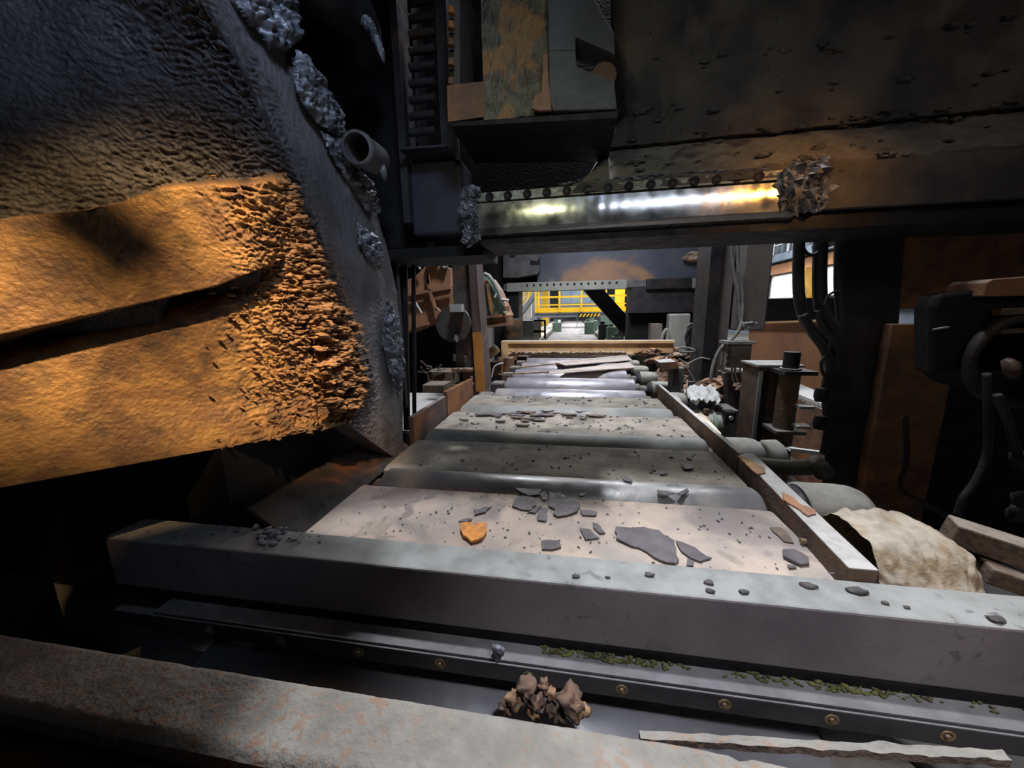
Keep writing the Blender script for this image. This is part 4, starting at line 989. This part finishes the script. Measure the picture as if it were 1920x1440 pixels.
# right column with conduits, cabinet, junction box
cl = thing('steel_column', 'dusty grey steel column behind the right end of the tan beam', 'column', (1.85, 5.0, -1))
a_ = W(1341, 440, Y=4.9); b_ = W(1382, 440, Y=4.9)
MB().box(a_.x-.03, a_.x+.10, 4.9, 5.4, -1, 3.2).build('flange', m_dark, cl)
MB().box(a_.x+.10, b_.x+.02, 4.95, 5.3, -1, 3.2).build('web', m_greybrown, cl)
a_ = W(1384, 620, Y=4.75); b_ = W(1434, 621, Y=4.75)
MB().box(a_.x, b_.x, 4.75, 5.2, a_.z, 3.2).build('duct_box', m_greybrown, bevel=.015, label='tall dusty grey box ending above the junction box', cat='duct')
hose('conduit', hp([(1372, 430), (1374, 500), (1384, 560), (1388, 603)], 4.7), .018, m_cable, 'left vertical grey conduit on the column')
hose('conduit', hp([(1384, 430), (1384, 500), (1393, 560), (1391, 605)], 4.68), .018, m_cable, 'right vertical grey conduit on the column')
hose('flexible_conduit', hp([(1391, 603), (1385, 620), (1372, 636), (1350, 655), (1336, 690), (1332, 735)], 4.6), .020, m_cable, 'curved grey flexible conduit sweeping down left of the junction box')
jb = thing('junction_box', 'square dusty grey-brown junction box on the right column', 'box', tuple(W(1386, 690, Y=4.5)))
a_ = W(1366, 645, Y=4.5); b_ = W(1406, 690, Y=4.5)
MB().box(a_.x, b_.x, 4.5, 4.7, b_.z, a_.z).build('case', m_greybrown, jb, bevel=.006)
MB().box(a_.x-.02, b_.x+.02, 4.46, 4.72, a_.z, a_.z+.03).build('rain_lip', m_cable, jb)
MB().box(a_.x+.03, b_.x-.01, 4.485, 4.5, b_.z+.01, a_.z-.02).build('door', m_greybrown, jb)
for k in range(4):
    MB().box(a_.x-.012, a_.x+.015, 4.48, 4.5, b_.z+.03+k*.07, b_.z+.055+k*.07).build('latch', m_dark, jb)
jl = MB()
for k in range(16):
    c = W(1400+(k % 5)*3, 606+(k//5)*4, Y=4.55); jl.rock(c, (.04, .02, .015), 1800+k, 1, .8)
jl.build('cable_gland_cluster', m_cable, label='knot of pale cable ends above the junction box', cat='cable')
for i, pts in enumerate(([(1372,690),(1374,712),(1382,728),(1396,738)], [(1378,690),(1380,708),(1388,722),(1398,722)], [(1388,690),(1388,700),(1392,712),(1390,722)])):
    hose('drop_cable', hp(pts, 4.5), .010, m_cable, ['longest cable hanging under the junction box', 'middle cable curling under the junction box', 'short cable under the junction box'][i], 'cable')
MB().cyl(W(1402, 692, Y=4.55), W(1402, 722, Y=4.55), .035).build('short_pipe', m_greybrown, label='short stub of grey pipe beneath the junction box', cat='pipe')
MB().box(1.72, 1.98, 4.52, 4.75, -.9, .28).build('box_stand', m_darkdust, label='dark dusty stand under the junction box', cat='stand')
MB().box(1.60, 1.74, 4.1, 4.4, -.9, -.05).build('pedestal', m_darkdust, label='dark pedestal behind the greenish motor', cat='pedestal', bevel=.01)
# brown cabinet with pipe
cb = thing('steel_cabinet', 'brown steel cabinet with pale top beyond the motors', 'cabinet', (2.0, 4.0, -1))
a_ = W(1424, 686, Y=3.9); b_ = W(1494, 686, Y=3.9)
MB().box(a_.x, b_.x, 3.9, 4.25, -1.0, a_.z-.01).build('case', m_rustrail, cb)
MB().box(a_.x-.02, b_.x+.06, 3.88, 4.27, a_.z-.01, a_.z+.01).build('top', m_grey, cb)
MB().box(a_.x+.05, a_.x+.09, 3.885, 3.9, -.4, a_.z-.05).build('door_gap', m_black, cb)
MB().box(a_.x, a_.x+.03, 3.88, 3.9, -.4, a_.z-.05).build('door_edge', m_grey, cb)
pp = thing('vertical_pipe', 'thick rusty vertical pipe with dark cap in front of the brown cabinet', 'pipe', (2.1, 3.8, -1))
a_ = W(1481, 700, Y=3.75)
MB().cyl((a_.x, 3.75, -1), (a_.x, 3.75, a_.z+.05), .085, n=24).build('pipe_wall', m_rustrail, pp)
MB().cyl((a_.x, 3.75, a_.z+.05), (a_.x, 3.75, a_.z+.20), .065, n=16).build('cap', m_black, pp)
MB().box(a_.x-.11, a_.x+.16, 3.62, 3.88, a_.z+.0, a_.z+.035).build('flange_plate', m_dark, pp)
for zz in (-.15, -.45): MB().box(a_.x-.12, a_.x+.13, 3.62, 3.88, zz, zz+.03).build('clamp', m_darkdust, pp)
for q_ in ((1517, 763, 'upper'), (1512, 800, 'middle'), (1490, 842, 'lower')):
    c = W(q_[0]-20, q_[1], Y=3.6); MB().box(c.x, c.x+.12, 3.58, 3.68, c.z-.015, c.z+.01).build('bracket_plate', m_grey, label='%s pale little bracket plate beside the rusty pipe' % q_[2], cat='bracket')
MB().bar(W(1480, 842, Y=3.4), W(1545, 850, Y=3.4), .04, .03).build('floor_pipe', m_pale, label='short pale pipe at the foot of the vertical rod', cat='pipe')
# rust-coloured screen wall and bench
MB().hexa([tuple(W(1404, 735, Y=7.6)), tuple(W(1560, 790, Y=6.2)), tuple(W(1560, 790, Y=6.25)), tuple(W(1404, 735, Y=7.65)), tuple(W(1404, 607, Y=7.6)), tuple(W(1560, 601, Y=6.2)), tuple(W(1560, 601, Y=6.25)), tuple(W(1404, 607, Y=7.65))]).build('rust_screen', m_rustwall, label='large rust-brown sheet steel screen beyond the cabinet', cat='screen')
MB().bar(W(1404, 606, Y=7.55), W(1560, 600, Y=6.15), .06, .03).build('screen_cap', m_tan, label='pale capping along the top of the rust-brown screen', cat='trim')
bn = thing('bench', 'brown bench with white top in front of the rust-brown screen', 'bench', (3.9, 6.6, -1))
q_ = [W(*s_, Z=-.05) for s_ in ((1370, 690), (1420, 690), (1560, 752), (1560, 772), (1425, 715))]
MB().prism(q_, (0, 0, .04)).build('bench_top', m_pale, bn)
q2 = [W(1425, 716, Z=-.06), W(1560, 776, Z=-.06)]
MB().hexa([(q2[0].x, q2[0].y, -1), (q2[1].x, q2[1].y, -1), (q2[1].x+.1, q2[1].y+.1, -1), (q2[0].x+.1, q2[0].y+.1, -1), (q2[0].x, q2[0].y, -.06), (q2[1].x, q2[1].y, -.06), (q2[1].x+.1, q2[1].y+.1, -.06), (q2[0].x+.1, q2[0].y+.1, -.06)]).build('bench_front', m_rust, bn)
MB().box(4.6, 7.5, 10.5, 10.6, -1, 1.25).build('slatted_panel', m_dark, label='dark slatted panel above the rust-brown screen', cat='panel')

# ================================================================== tan beam across the table
tb = thing('tan_beam', 'long tan-painted steel beam laid across the roller table', 'beam', (.3, 8.4, .05))
MB().box(-1.62, 2.15, 8.30, 8.55, .31, .37).build('top_flange', m_tan, tb, bevel=.006)
MB().box(-1.60, 2.13, 8.36, 8.42, .10, .31).build('web', m_tan, tb)
MB().box(-1.62, 1.3, 8.28, 8.55, .06, .10).build('bottom_flange', m_tan, tb, bevel=.006)
MB().box(-1.62, -1.46, 8.27, 8.5, -.12, .375).build('end_plate', m_tan, tb, bevel=.006)
cr = MB()
rn = random.Random(2)
for k in range(130): cr.rock((rn.uniform(-1.35, 1.1), 8.26+rn.uniform(-.02, .03), .10+rn.uniform(0, .035)), (.06, .03, .022), 1900+k, 1, .6)
cr.build('dirt_ridge', m_sack, tb, kind='stuff', label='ridge of brown dirt on the lower flange')
MB().box(-1.5, -1.3, 7.9, 8.2, -.3, .03).build('rusty_bracket', m_rust, label='rusty bracket under the left end of the tan beam', cat='bracket', bevel=.01)
MB().box(-1.75, -1.5, 7.6, 7.9, -.3, -.02).build('rusty_bracket', m_rust, label='rusty lump bracket left of the fourth bare roller', cat='bracket', bevel=.02)
hose('thin_cable', hp([(922, 708), (926, 690), (934, 683), (944, 681)], 5.6), .012, m_pale, 'thin white cable curving up beside the orange post', 'cable')
hk = thing('hook_claw', 'rusty claw-like clamp arm between the post and the tan beam', 'clamp', (-1.7, 7.0, -.2))
MB().tube(hp([(905, 672), (918, 664), (932, 652)], 6.9), .09, 12).build('arm', m_tan, hk)
MB().tube(hp([(912, 690), (922, 700), (935, 690), (938, 670)], 6.9), .06, 10).build('claw', m_rust, hk)

# ================================================================== left post and scrap skip
ps = thing('guide_post', 'tall dark post with orange right flange left of the table', 'post', (-1.45, 4.95, -.5))
a_ = W(846, 466, Y=4.9); b_ = W(880, 466, Y=4.9)
MB().box(a_.x, b_.x-.01, 4.9, 5.2, .20, 1.86).build('web', m_darkdust, ps)
m_orange2 = material('bright_orange_rust', (.55,.24,.05), (.42,.17,.04), rust=(.2,.1,.05), rust_amt=.25, scale=4, rough=.85, bump=.4)
m_oflange = material('orange_flange', (.10,.07,.065), (.075,.055,.055), rust=(.38,.20,.10), rust_amt=.44, scale=3.2, rough=.85, bump=.4, streak=(1,1,.5))
MB().hexa([(b_.x+.035,4.84,-.06),(b_.x+.165,4.85,-.06),(b_.x+.165,4.9,-.06),(b_.x+.035,4.9,-.06),(b_.x+.015,4.84,.75),(b_.x+.13,4.85,.75),(b_.x+.13,4.9,.75),(b_.x+.015,4.9,.75)]).build('orange_flange', m_orange2, ps, label='bright orange lower flange')
MB().hexa([(b_.x+.03,4.87,-.05),(b_.x+.17,4.87,-.05),(b_.x+.17,5.25,-.05),(b_.x+.03,5.25,-.05),(b_.x-.01,4.85,1.86),(b_.x+.08,4.87,1.86),(b_.x+.08,5.25,1.86),(b_.x-.01,5.25,1.86)]).build('flange', m_oflange, ps, label='orange rusty flange')
for zz, ww in ((.235, .04), (.02, .03)):
    MB().box(a_.x-.02, b_.x+.01, 4.72, 5.0, zz, zz+.035).build('foot_plate', m_rust, ps)
MB().box(a_.x+.08, b_.x-.02, 4.92, 5.1, -.5, .24).build('foot', m_rust, ps)
for q_ in ((852, 665), (860, 690), (872, 668), (850, 700), (884, 706)): MB().cyl(W(q_[0], q_[1], Y=4.75), W(q_[0], q_[1]+12, Y=4.75), .022, n=8).build('bolt', m_darkdust, ps)
c = W(852, 608, Y=4.8)
MB().cyl((c.x-.02, 4.80, c.z), (c.x-.02, 4.89, c.z), .24, n=32).build('disc', m_darkdust, ps, label='round dark disc across the post')
MB().box(c.x-.02, c.x+.14, 4.7, 4.82, c.z+.16, c.z+.26).build('top_lug', m_pale, ps)
c = W(856, 634, Y=4.78); MB().rock(c, (.03, .03, .05), 5, 2, .4).build('grease_blob', m_pale, ps)

sk = thing('scrap_skip', 'tilted rusty steel skip hood with ribs and levers left of the table', 'skip', (-2.2, 6.5, .5))
def poly3(l, Y): return [W(a_, b_, Y=Y) for a_, b_ in l]
z7 = lambda l: [(740+x/4.233, 460+y/4.233) for x, y in l]
up = z7([(60,300),(180,230),(245,160),(330,140),(440,180),(445,330),(280,370),(60,405)])
MB().prism(poly3(up, 6.5), (0, 1.2, 0)).build('upper_shell', m_rustwall, sk, bevel=.01)
lo = z7([(60,405),(280,372),(445,340),(660,300),(700,230),(770,330),(860,540),(870,560),(680,600),(450,640),(270,620),(80,700)])
MB().prism(poly3(lo, 6.55), (0, 1.1, 0)).build('lower_shell', m_rustwall, sk, bevel=.01)
gp = z7([(650,215),(715,218),(755,280),(820,370),(860,500),(870,545),(780,560),(740,550),(655,575)])
MB().prism(poly3(gp, 6.5), (0, .3, 0)).build('green_panel', m_green, sk, bevel=.01, label='greenish end panel')
for l in ([(60,400),(445,335)], [(262,230),(280,360)], [(285,375),(330,520)], [(80,640),(270,620)], [(660,575),(880,555)], [(660,660),(880,625)], [(735,290),(775,555)], [(330,500),(385,560)], [(265,230),(270,310)], [(660,300),(740,290)]):
    q_ = poly3(z7(l), 6.45); MB().bar(q_[0], q_[1], .05, .06, up=(0, 1, 0)).build('rib', m_rustwall if l[0][0] < 650 else m_rust, sk)
MB().prism(poly3(z7([(660,600),(880,565),(885,640),(660,665)]), 6.5), (0, .8, 0)).build('lip', m_rust, sk)
for l in ([(165,455),(215,540)], [(665,385),(700,450)], [(795,415),(810,385)], [(165,135),(205,190)], [(845,430),(905,435)]):
    q_ = poly3(z7(l), 6.4); MB().cyl(q_[0], q_[1], .022, n=8).build('lever', m_pale, sk)
ar = z7([(710,225),(745,240),(790,300),(820,360),(850,440),(870,520)])
MB().tube(poly3(ar, 6.42), .035, 8).build('curved_edge', m_grey, sk)
MB().prism(poly3(z7([(245,120),(320,90),(330,150),(255,175)]), 6.4), (0, .3, 0)).build('top_bracket', m_rust, sk)
c = W(*z7([(362, 110)])[0], Y=6.4); ring(MB(), (c.x, 6.4, c.z), .05, .02, n=16).build('lifting_eye', m_pale, sk)
MB().prism(poly3(z7([(355,130),(385,120),(410,160),(390,180)]), 6.4), (0, .1, 0)).build('eye_lug', m_pale, sk)
MB().prism(poly3(z7([(870,490),(905,480),(908,525),(875,520)]), 6.4), (0, .2, 0)).build('hinge_lug', m_rustwall, sk)
MB().box(-3.4, -2.0, 7.2, 7.6, -1, .75).build('skip_pedestal', m_black, label='black mass below the rusty skip', cat='pedestal')
# cut wood, boxes on the left floor
c0 = W(792, 735, Y=5.6); c1 = W(835, 700, Y=5.6)
MB().box(c0.x, W(832, 735, Y=5.6).x, 5.6, 6.0, c0.z-.1, W(800, 722, Y=5.6).z).build('wooden_box', m_wood, label='low tan wooden box on the floor left of the post', cat='box', bevel=.01)
MB().box(W(800, 700, Y=6.2).x, W(845, 700, Y=6.2).x, 6.2, 6.7, -1, W(800, 697, Y=6.2).z).build('wooden_crate', m_wood, label='brown crate with debris behind the low wooden box', cat='crate', bevel=.01)
rn = random.Random(8)
for k in range(9):
    a_ = W(790+rn.uniform(0, 50), 695+rn.uniform(-8, 4), Y=6.15); b_ = a_+Vector((rn.uniform(-.25, .25), rn.uniform(-.1, .1), rn.uniform(.0, .12)))
    MB().bar(a_, b_, .03, .02).build('scrap_stick', m_rock if k % 2 else m_cable, label='stick of scrap sticking up from the brown crate', cat='stick', group='scrap sticks on the crate')
MB().box(-2.6, -1.35, 3.55, 5.4, -.25, -.22).build('floor_plate', m_concl, label='pale concrete slab left of the side rail', cat='slab')
MB().box(-2.62, -1.37, 3.55, 5.4, -1.0, -.25).build('slab_base', m_conc, label='dark base under the pale slab left of the rail', cat='base')

# ================================================================== far stand
fs = thing('far_stand', 'second mill stand spanning the table beyond the tan beam', 'stand', (.6, 10.3, -1))
m_far = material('far_plate', (.075,.085,.115), (.11,.115,.14), rust=(.30,.17,.10), rust_amt=.42, scale=1.1, rough=.55, metal=.2, bump=.3, bscale=20)
zt_ = 2.95; zb_ = 1.74
MB().box(-.95, 3.22, 10.0, 10.6, zb_, zt_).build('crosshead', m_far, fs)
MB().box(-1.85, 3.25, 9.95, 10.6, 1.58, 1.76).build('bottom_beam', m_side, fs, bevel=.01)
lp = W(950, 540, Y=9.9); rp = W(1175, 540, Y=9.9)
sp_ = MB().box(lp.x, rp.x, 9.9, 9.95, 1.56, 1.78).build('plug_strip', m_grey, fs)
for k in range(14):
    x = lp.x+.55+k*(rp.x-lp.x-.8)/13; MB().cyl((x, 9.9, 1.71), (x, 9.885, 1.71), .028, n=10).build('plug', m_black, sp_)
a_ = W(1212, 545, Y=9.85); b_ = W(1326, 524, Y=9.85)
MB().box(a_.x, b_.x, 9.85, 10.2, 1.52, 1.78).build('end_block', m_dark, fs, bevel=.02)
for k in range(8):
    x = W(1298+k*3.4, 535, Y=9.83).x; MB().box(x, x+.03, 9.82, 9.86, 1.52, 1.76).build('tick_rib', m_cable, fs)
# bracket on the left of the far crosshead
bp = [W(720+x/3.429, 420+y/3.429, Y=9.8) for x, y in ((765,175),(985,178),(1003,210),(1003,300),(985,322),(860,345),(765,345))]
MB().prism(bp, (0, .4, 0)).build('bracket', m_side, fs, bevel=.01)
MB().box(*[W(948, 0, Y=9.79).x, W(959, 0, Y=9.79).x], 9.78, 9.85, W(0, 505, Y=9.79).z, W(950, 482, Y=9.79).z).build('bracket_slot', m_black, fs)
MB().prism([W(720+x/3.429, 420+y/3.429, Y=9.79) for x, y in ((940,232),(985,240),(1003,208),(1000,262),(940,262))], (0, .05, 0)).build('bracket_notch', m_black, fs)
MB().box(-2.75, -1.45, 10.0, 10.8, -1, 3.4).build('post', m_black, fs)
MB().box(-3.6, -2.6, 9.2, 10.5, -1, 3.4).build('post', m_black, fs)
MB().box(W(1206, 0, Y=9.9).x+.02, W(1330, 560, Y=9.9).x, 9.95, 10.8, .95, 1.6).build('block', m_dark, fs)
MB().box(W(1206, 0, Y=9.9).x+.02, W(1330, 560, Y=9.9).x, 10.3, 10.8, -1, .95).build('post', m_black, fs)
MB().box(-3.6, -.9, 10.6, 11, 1.6, 4.5).build('header', m_black, fs)
MB().box(-7.5, -3.4, 9.4, 9.6, -1, 6).build('dark_backdrop', m_black, fs)  # black sheet added behind the skip to keep that corner dark
MB().box(3.2, 3.26, 9.9, 10.4, 1.6, 3.0).build('edge_pipe', m_grey, fs)
MB().rock(W(1303, 482, Y=9.9), (.25, .1, .1), 50, 3, .5).build('mud_splash', m_sack, fs)
# machine parts in front of the far stand
a_ = W(1252, 645, Y=9.3); b_ = W(1296, 588, Y=9.3)
MB().box(a_.x, b_.x, 9.3, 9.6, a_.z-.3, b_.z).build('grey_cover', m_grey, label='grey-green rounded cover panel at the foot of the far stand', cat='cover', bevel=.04)
a_ = W(1219, 645, Y=9.4); b_ = W(1242, 607, Y=9.4)
MB().box(a_.x, b_.x, 9.4, 9.7, a_.z-.3, b_.z).build('purple_panel', m_greybrown, label='narrow purplish panel left of the grey cover', cat='panel')
a_ = W(1304, 615, Y=9.2); MB().box(a_.x, a_.x+.2, 9.2, 9.4, a_.z, a_.z+.35).build('yellow_valve', m_yel, label='small yellow valve body right of the grey cover', cat='valve', bevel=.02)
vs_ = thing('valve_rack', 'dark rack of pipes and valves right of the grey cover', 'rack', tuple(W(1312, 655, Y=9.1)))
a_ = W(1312, 636, Y=9.1)
ring(MB(), (a_.x, 9.1, a_.z+.05), .30, .03).build('hand_wheel', m_dark, vs_)
for k in range(5): MB().cyl((a_.x-.25+k*.13, 9.15, a_.z-.3), (a_.x-.25+k*.13, 9.15, a_.z+.3), .03, n=8).build('riser', (m_darkdust, m_tan, m_rust)[k % 3], vs_)
MB().bar((a_.x-.3, 9.1, a_.z+.36), (a_.x+.5, 9.1, a_.z+.36), .05, .03).build('top_rail', m_cable, vs_)
hose('hooked_pipe', hp([(1240, 640), (1244, 625), (1250, 618), (1253, 630), (1250, 645)], 9.2), .04, m_cable, 'small hooked grey pipe beside the grey cover', 'pipe')
a_ = W(894, 560, Y=9.6)
MB().box(W(880, 0, Y=9.6).x, W(905, 0, Y=9.6).x, 9.6, 9.9, -.4, 1.0).build('side_frame', m_grey, fs)
a_ = W(960, 605, Y=9.6); MB().lathe((a_.x, 9.6, -.2), (a_.x, 9.6, .85), [(0, .22), (.7, .22), (.75, .27), (1, .27)], 20).build('brown_cylinder', m_rustrail, label='upright brown cylinder left of the grey cabinet', cat='cylinder')
# black diagonal strut
p = W(1112, 545, Y=11.5); q = W(1212, 655, Y=11.5)
MB().bar(p+Vector((-.25, 0, .3)), q, .42, .36, up=(0, 1, 0)).build('diagonal_strut', m_black, label='black diagonal strut crossing the bright far opening', cat='strut')

# ================================================================== far hall: footbridge, stairs, cabinets
fb = thing('footbridge', 'bright yellow footbridge with railings crossing over the far run table', 'bridge', (.6, 24, .7))
a_ = W(1005, 586, Y=24); b_ = W(1192, 583, Y=24)
MB().box(a_.x, b_.x, 24, 24.15, a_.z-.04, a_.z+.28).build('deck_edge', m_yel, fb)
m_gpaint = material('blue_grey_girder', (.20,.22,.24), (.16,.18,.2), scale=1, rough=.6, bump=.05)
MB().prism([W(*q_, Y=24.1) for q_ in ((992, 600), (1003, 588), (1186, 584), (1206, 602), (1200, 602), (1182, 592), (1008, 596), (998, 602))], (0, 1.4, 0)).build('girder', m_gpaint, fb)
MB().box(a_.x, b_.x, 24, 25.4, a_.z-.08, a_.z-.02).build('deck', m_gpaint, fb)
for px_, w_ in ((1004.5, .12), (1010, .12), (1049, .12), (1090, .1), (1136, .1), (1180, .2)):
    x = W(px_, 570, Y=24).x; MB().box(x-w_/2, x+w_/2, 23.95, 24.05, a_.z, a_.z+1.5).build('railing_post', m_yel, fb)
for x_ in (a_.x+.1, b_.x-.1): MB().box(x_-.1, x_+.1, 24.6, 24.8, -1, a_.z).build('support_leg', m_gpaint, fb)
for yy, w_ in ((571, .05), (556, .07)):
    z = W(1050, yy, Y=24).z; MB().box(a_.x, b_.x, 23.97, 24.03, z-w_/2, z+w_/2).build('rail', m_yel, fb)
for yy in (571, 556):
    z = W(1050, yy, Y=24).z; MB().box(a_.x, b_.x, 25.3, 25.36, z-.03, z+.03).build('rear_rail', m_yel, fb)
sg = thing('hazard_sign', 'board with yellow and black hazard stripes under the footbridge', 'sign', tuple(W(1100, 592, Y=23.9)))
a_ = W(1083, 594, Y=23.9); b_ = W(1124, 588, Y=23.9)
MB().box(a_.x, b_.x, 23.86, 23.9, a_.z, b_.z).build('board', m_black, sg)
MB().box(a_.x-.04, a_.x, 23.88, 23.94, -1, b_.z).build('sign_post', m_gpaint, sg)
for k in range(6):
    x = a_.x+.08+k*.22; MB().prism([(x, 23.85, a_.z), (x+.1, 23.85, a_.z), (x+.22, 23.85, b_.z), (x+.12, 23.85, b_.z)], (0, .01, 0)).build('stripe', m_yel, sg)
def stair(name, p, q, wdt, label, n=14, mat=None):
    t = thing(name, label, 'stairs', (p[0], p[1], p[2])); p, q = Vector(p), Vector(q)
    for s in (0, wdt):
        MB().bar(p+Vector((0, s, 0)), q+Vector((0, s, 0)), .08, .25).build('stringer', mat or m_gpaint, t)
        MB().bar(p+Vector((0, s, 1.1)), q+Vector((0, s, 1.1)), .07, .07).build('handrail', m_yel, t)
        MB().bar(p+Vector((0, s, .6)), q+Vector((0, s, .6)), .05, .05).build('mid_rail', m_yel, t)
        for k in range(5): c = p.lerp(q, k/4); MB().bar(c+Vector((0, s, 0)), c+Vector((0, s, 1.1)), .06, .06).build('baluster', m_yel, t)
    for k in range(n):
        c = p.lerp(q, (k+.5)/n); MB().box(c.x-.14, c.x+.14, c.y, c.y+wdt, c.z-.02, c.z+.02).build('tread', m_gpaint, t)
    return t
stair('steel_stairs', (3.3, 19, 2.6), (7.0, 19, -1), 1.0, 'steel stairs with yellow rails descending right behind the strut')
stair('steel_stairs', (-2.3, 25.6, 2.6), (-5.2, 25.6, -1), 1.0, 'yellow-railed stairs descending left of the footbridge')
# things seen past the bridge
MB().box(-4.6, -3.0, 27, 27.4, -1, 2.2).build('white_panel', m_pale, label='white panel left of the footbridge under the stairs', cat='panel')
sw = thing('control_cabin', 'blue-grey glazed control cabin beyond the footbridge', 'cabin', (.2, 40, -1))
m_glass = material('cabin_glass', (.28,.38,.46), (.22,.30,.38), scale=.5, rough=.3, bump=.0)
MB().box(-1.4, 3.0, 42.5, 43, -1, 1.2).build('support', m_gpaint, sw)
MB().box(-1.4, 3.0, 40, 43, 1.1, 4.6).build('cabin_body', m_gpaint, sw)
for k in range(4): MB().box(-1.2+k*1.02, -.28+k*1.02, 39.95, 40, 1.9, 3.9).build('glazing', m_glass, sw)
MB().box(-1.6, 3.2, 39.8, 43.2, 4.6, 4.75).build('roof', m_pale, sw)
for i, (x0, x1, y, z0, z1, mt, nm_, lab) in enumerate([
    (-3.6, -2.9, 44, -1, 6, m_yel, 'frame_upright', 'tall yellow frame upright beyond the bridge, left'),
    (3.6, 4.4, 34, -1, 6, m_yel, 'frame_upright', 'tall yellow frame upright beyond the bridge, right'),
    (-3.2, 4.2, 50, 4.6, 5.4, m_yel, 'yellow_beam', 'yellow crane beam high beyond the control cabin'),
    (4.6, 8.5, 30, -1, 3.2, m_pale, 'white_panel', 'large white panel behind the right stairs'),
    (-7, -3.4, 55, -1, 4.5, m_gpaint, 'machine_enclosure', 'grey machine enclosure far left of the run table'),
    (3.2, 6.4, 60, -1, 3.5, m_green, 'machine_enclosure', 'green machine enclosure far right of the run table')]):
    MB().box(x0, x1, y, y+.5, z0, z1).build(nm_, mt, label=lab, cat='frame' if 'upright' in nm_ else 'beam' if 'beam' in nm_ else 'panel' if 'panel' in nm_ else 'enclosure')
gc = thing('grey_cabinet', 'grey control cabinet with yellow frame left of the run table', 'cabinet', tuple(W(988, 645, Y=11.6)))
a_ = W(977, 644, Y=11.6); b_ = W(1000, 601, Y=11.6)
MB().box(a_.x, b_.x, 11.6, 12.2, a_.z-.5, b_.z).build('case', m_grey, gc, bevel=.01)
MB().box(b_.x, b_.x+.18, 11.65, 12.2, a_.z-.2, b_.z-.02).build('pale_side', m_pale, gc)
c_ = W(1022, 605, Y=11.7)
for x in (b_.x+.2, c_.x): MB().box(x-.03, x+.03, 11.65, 11.7, .2, b_.z).build('frame_post', m_yel if x < c_.x else m_black, gc)
MB().box(b_.x, c_.x, 11.65, 11.7, .38, .46).build('frame_bar', m_yel, gc)
MB().box(b_.x, c_.x, 11.65, 11.75, b_.z-.03, b_.z+.02).build('frame_top', m_black, gc)
for i, (px_, py_, Y_, s_, mt, lab) in enumerate([(1044, 608, 19, .45, m_green, 'green motor box left of the far run table'), (1105, 607, 17, .4, m_green, 'green motor box right of the far run table, nearest'), (1112, 604, 20, .45, m_green, 'second green motor box right of the far run table'),
        (1132, 612, 14, .35, m_dark, 'dark machine between the green boxes right of the table'), (1149, 617, 13, .35, m_green, 'green machine box by the foot of the strut'), (1167, 610, 16, .5, m_dark, 'dark machine right of the green box by the strut'), (1158, 635, 11, .25, m_dark, 'dark valve lump before the strut foot')]):
    c = W(px_, py_, Y=Y_); t = thing('gear_motor', lab, 'motor', (c.x, c.y, -1))
    MB().box(c.x-s_/2, c.x+s_/2, Y_, Y_+s_, -1, c.z+s_*.2).build('housing', mt, t, bevel=.02)
    MB().cyl((c.x-s_*.1, Y_+s_*.5, c.z+s_*.15), (c.x-s_*.1, Y_+s_*.5, c.z+s_*.5), s_*.25, n=16).build('motor_can', mt, t)
MB().box(1.8, 3.4, 11.0, 80, -.6, -.55).build('side_walkway', m_concl, label='pale walkway floor along the right of the far run table', cat='walkway')
MB().box(-3.4, -1.4, 11.0, 80, -.6, -.55).build('side_walkway', m_concl, label='pale walkway floor along the left of the far run table', cat='walkway')
MB().box(1.9, 2.1, 12, 14.5, -.5, .12).build('kerb_block', m_concl, label='pale kerb block right of the run table by the strut', cat='kerb')
fx = thing('added_hood', 'added unseen hood fixture at the sodium light high above the walkway', 'lamp', (-.2, 0, 3.0))  # unseen fixture added to cut and shade the sodium light
Lq = Vector((-.2, .0, 3.15)); e1 = Vector((-6.2, -2.45, .20)); e2 = Vector((-1.0, 2.1, .20)); dd = Vector((.6, -1.6, -3.2))
MB().prism([Lq+(p_-Lq)*.2 for p_ in (e1, e2, e2+dd, e1+dd)], (.004, -.004, -.01)).build('spill_blocker', m_black, fx)  # plate shaped to cut the sodium spill below the guard
MB().box(-.30, -.10, -.12, .08, 3.20, 3.30).build('lamp_housing', m_black, fx, bevel=.01)
MB().cyl((-.2, -.02, 3.30), (-.2, -.02, 3.6), .02, n=10).build('stem', m_black, fx)
MB().box(-.63, -.53, .26, .34, 2.64, 2.685).build('bracket', m_black, fx)  # small plate added to shade the guard's upper body
# plate added out of view, outlined to cast the shadows at left
MB().prism([(-2.4, .35, 3.0), (-.46, .35, 3.0), (-.43, 1.80, 3.0), (-.95, 1.86, 3.0), (-.95, 1.88, 3.0), (-.81, 1.88, 3.0), (-.46, 2.20, 3.0), (-.40, 2.32, 3.0), (-2.4, 2.32, 3.0)], (0, 0, .12)).build('shadow_plate', m_black, label='added shadow-casting plate out of view high above the encrusted guard', cat='plate')
MB().box(-4.2, -2.08, .74, 1.0, -1, -.02).build('dark_blocker', m_black, label='added black box covering the lower left, between the two front beams', cat='wall')  # black box added to keep stray sodium light off this corner
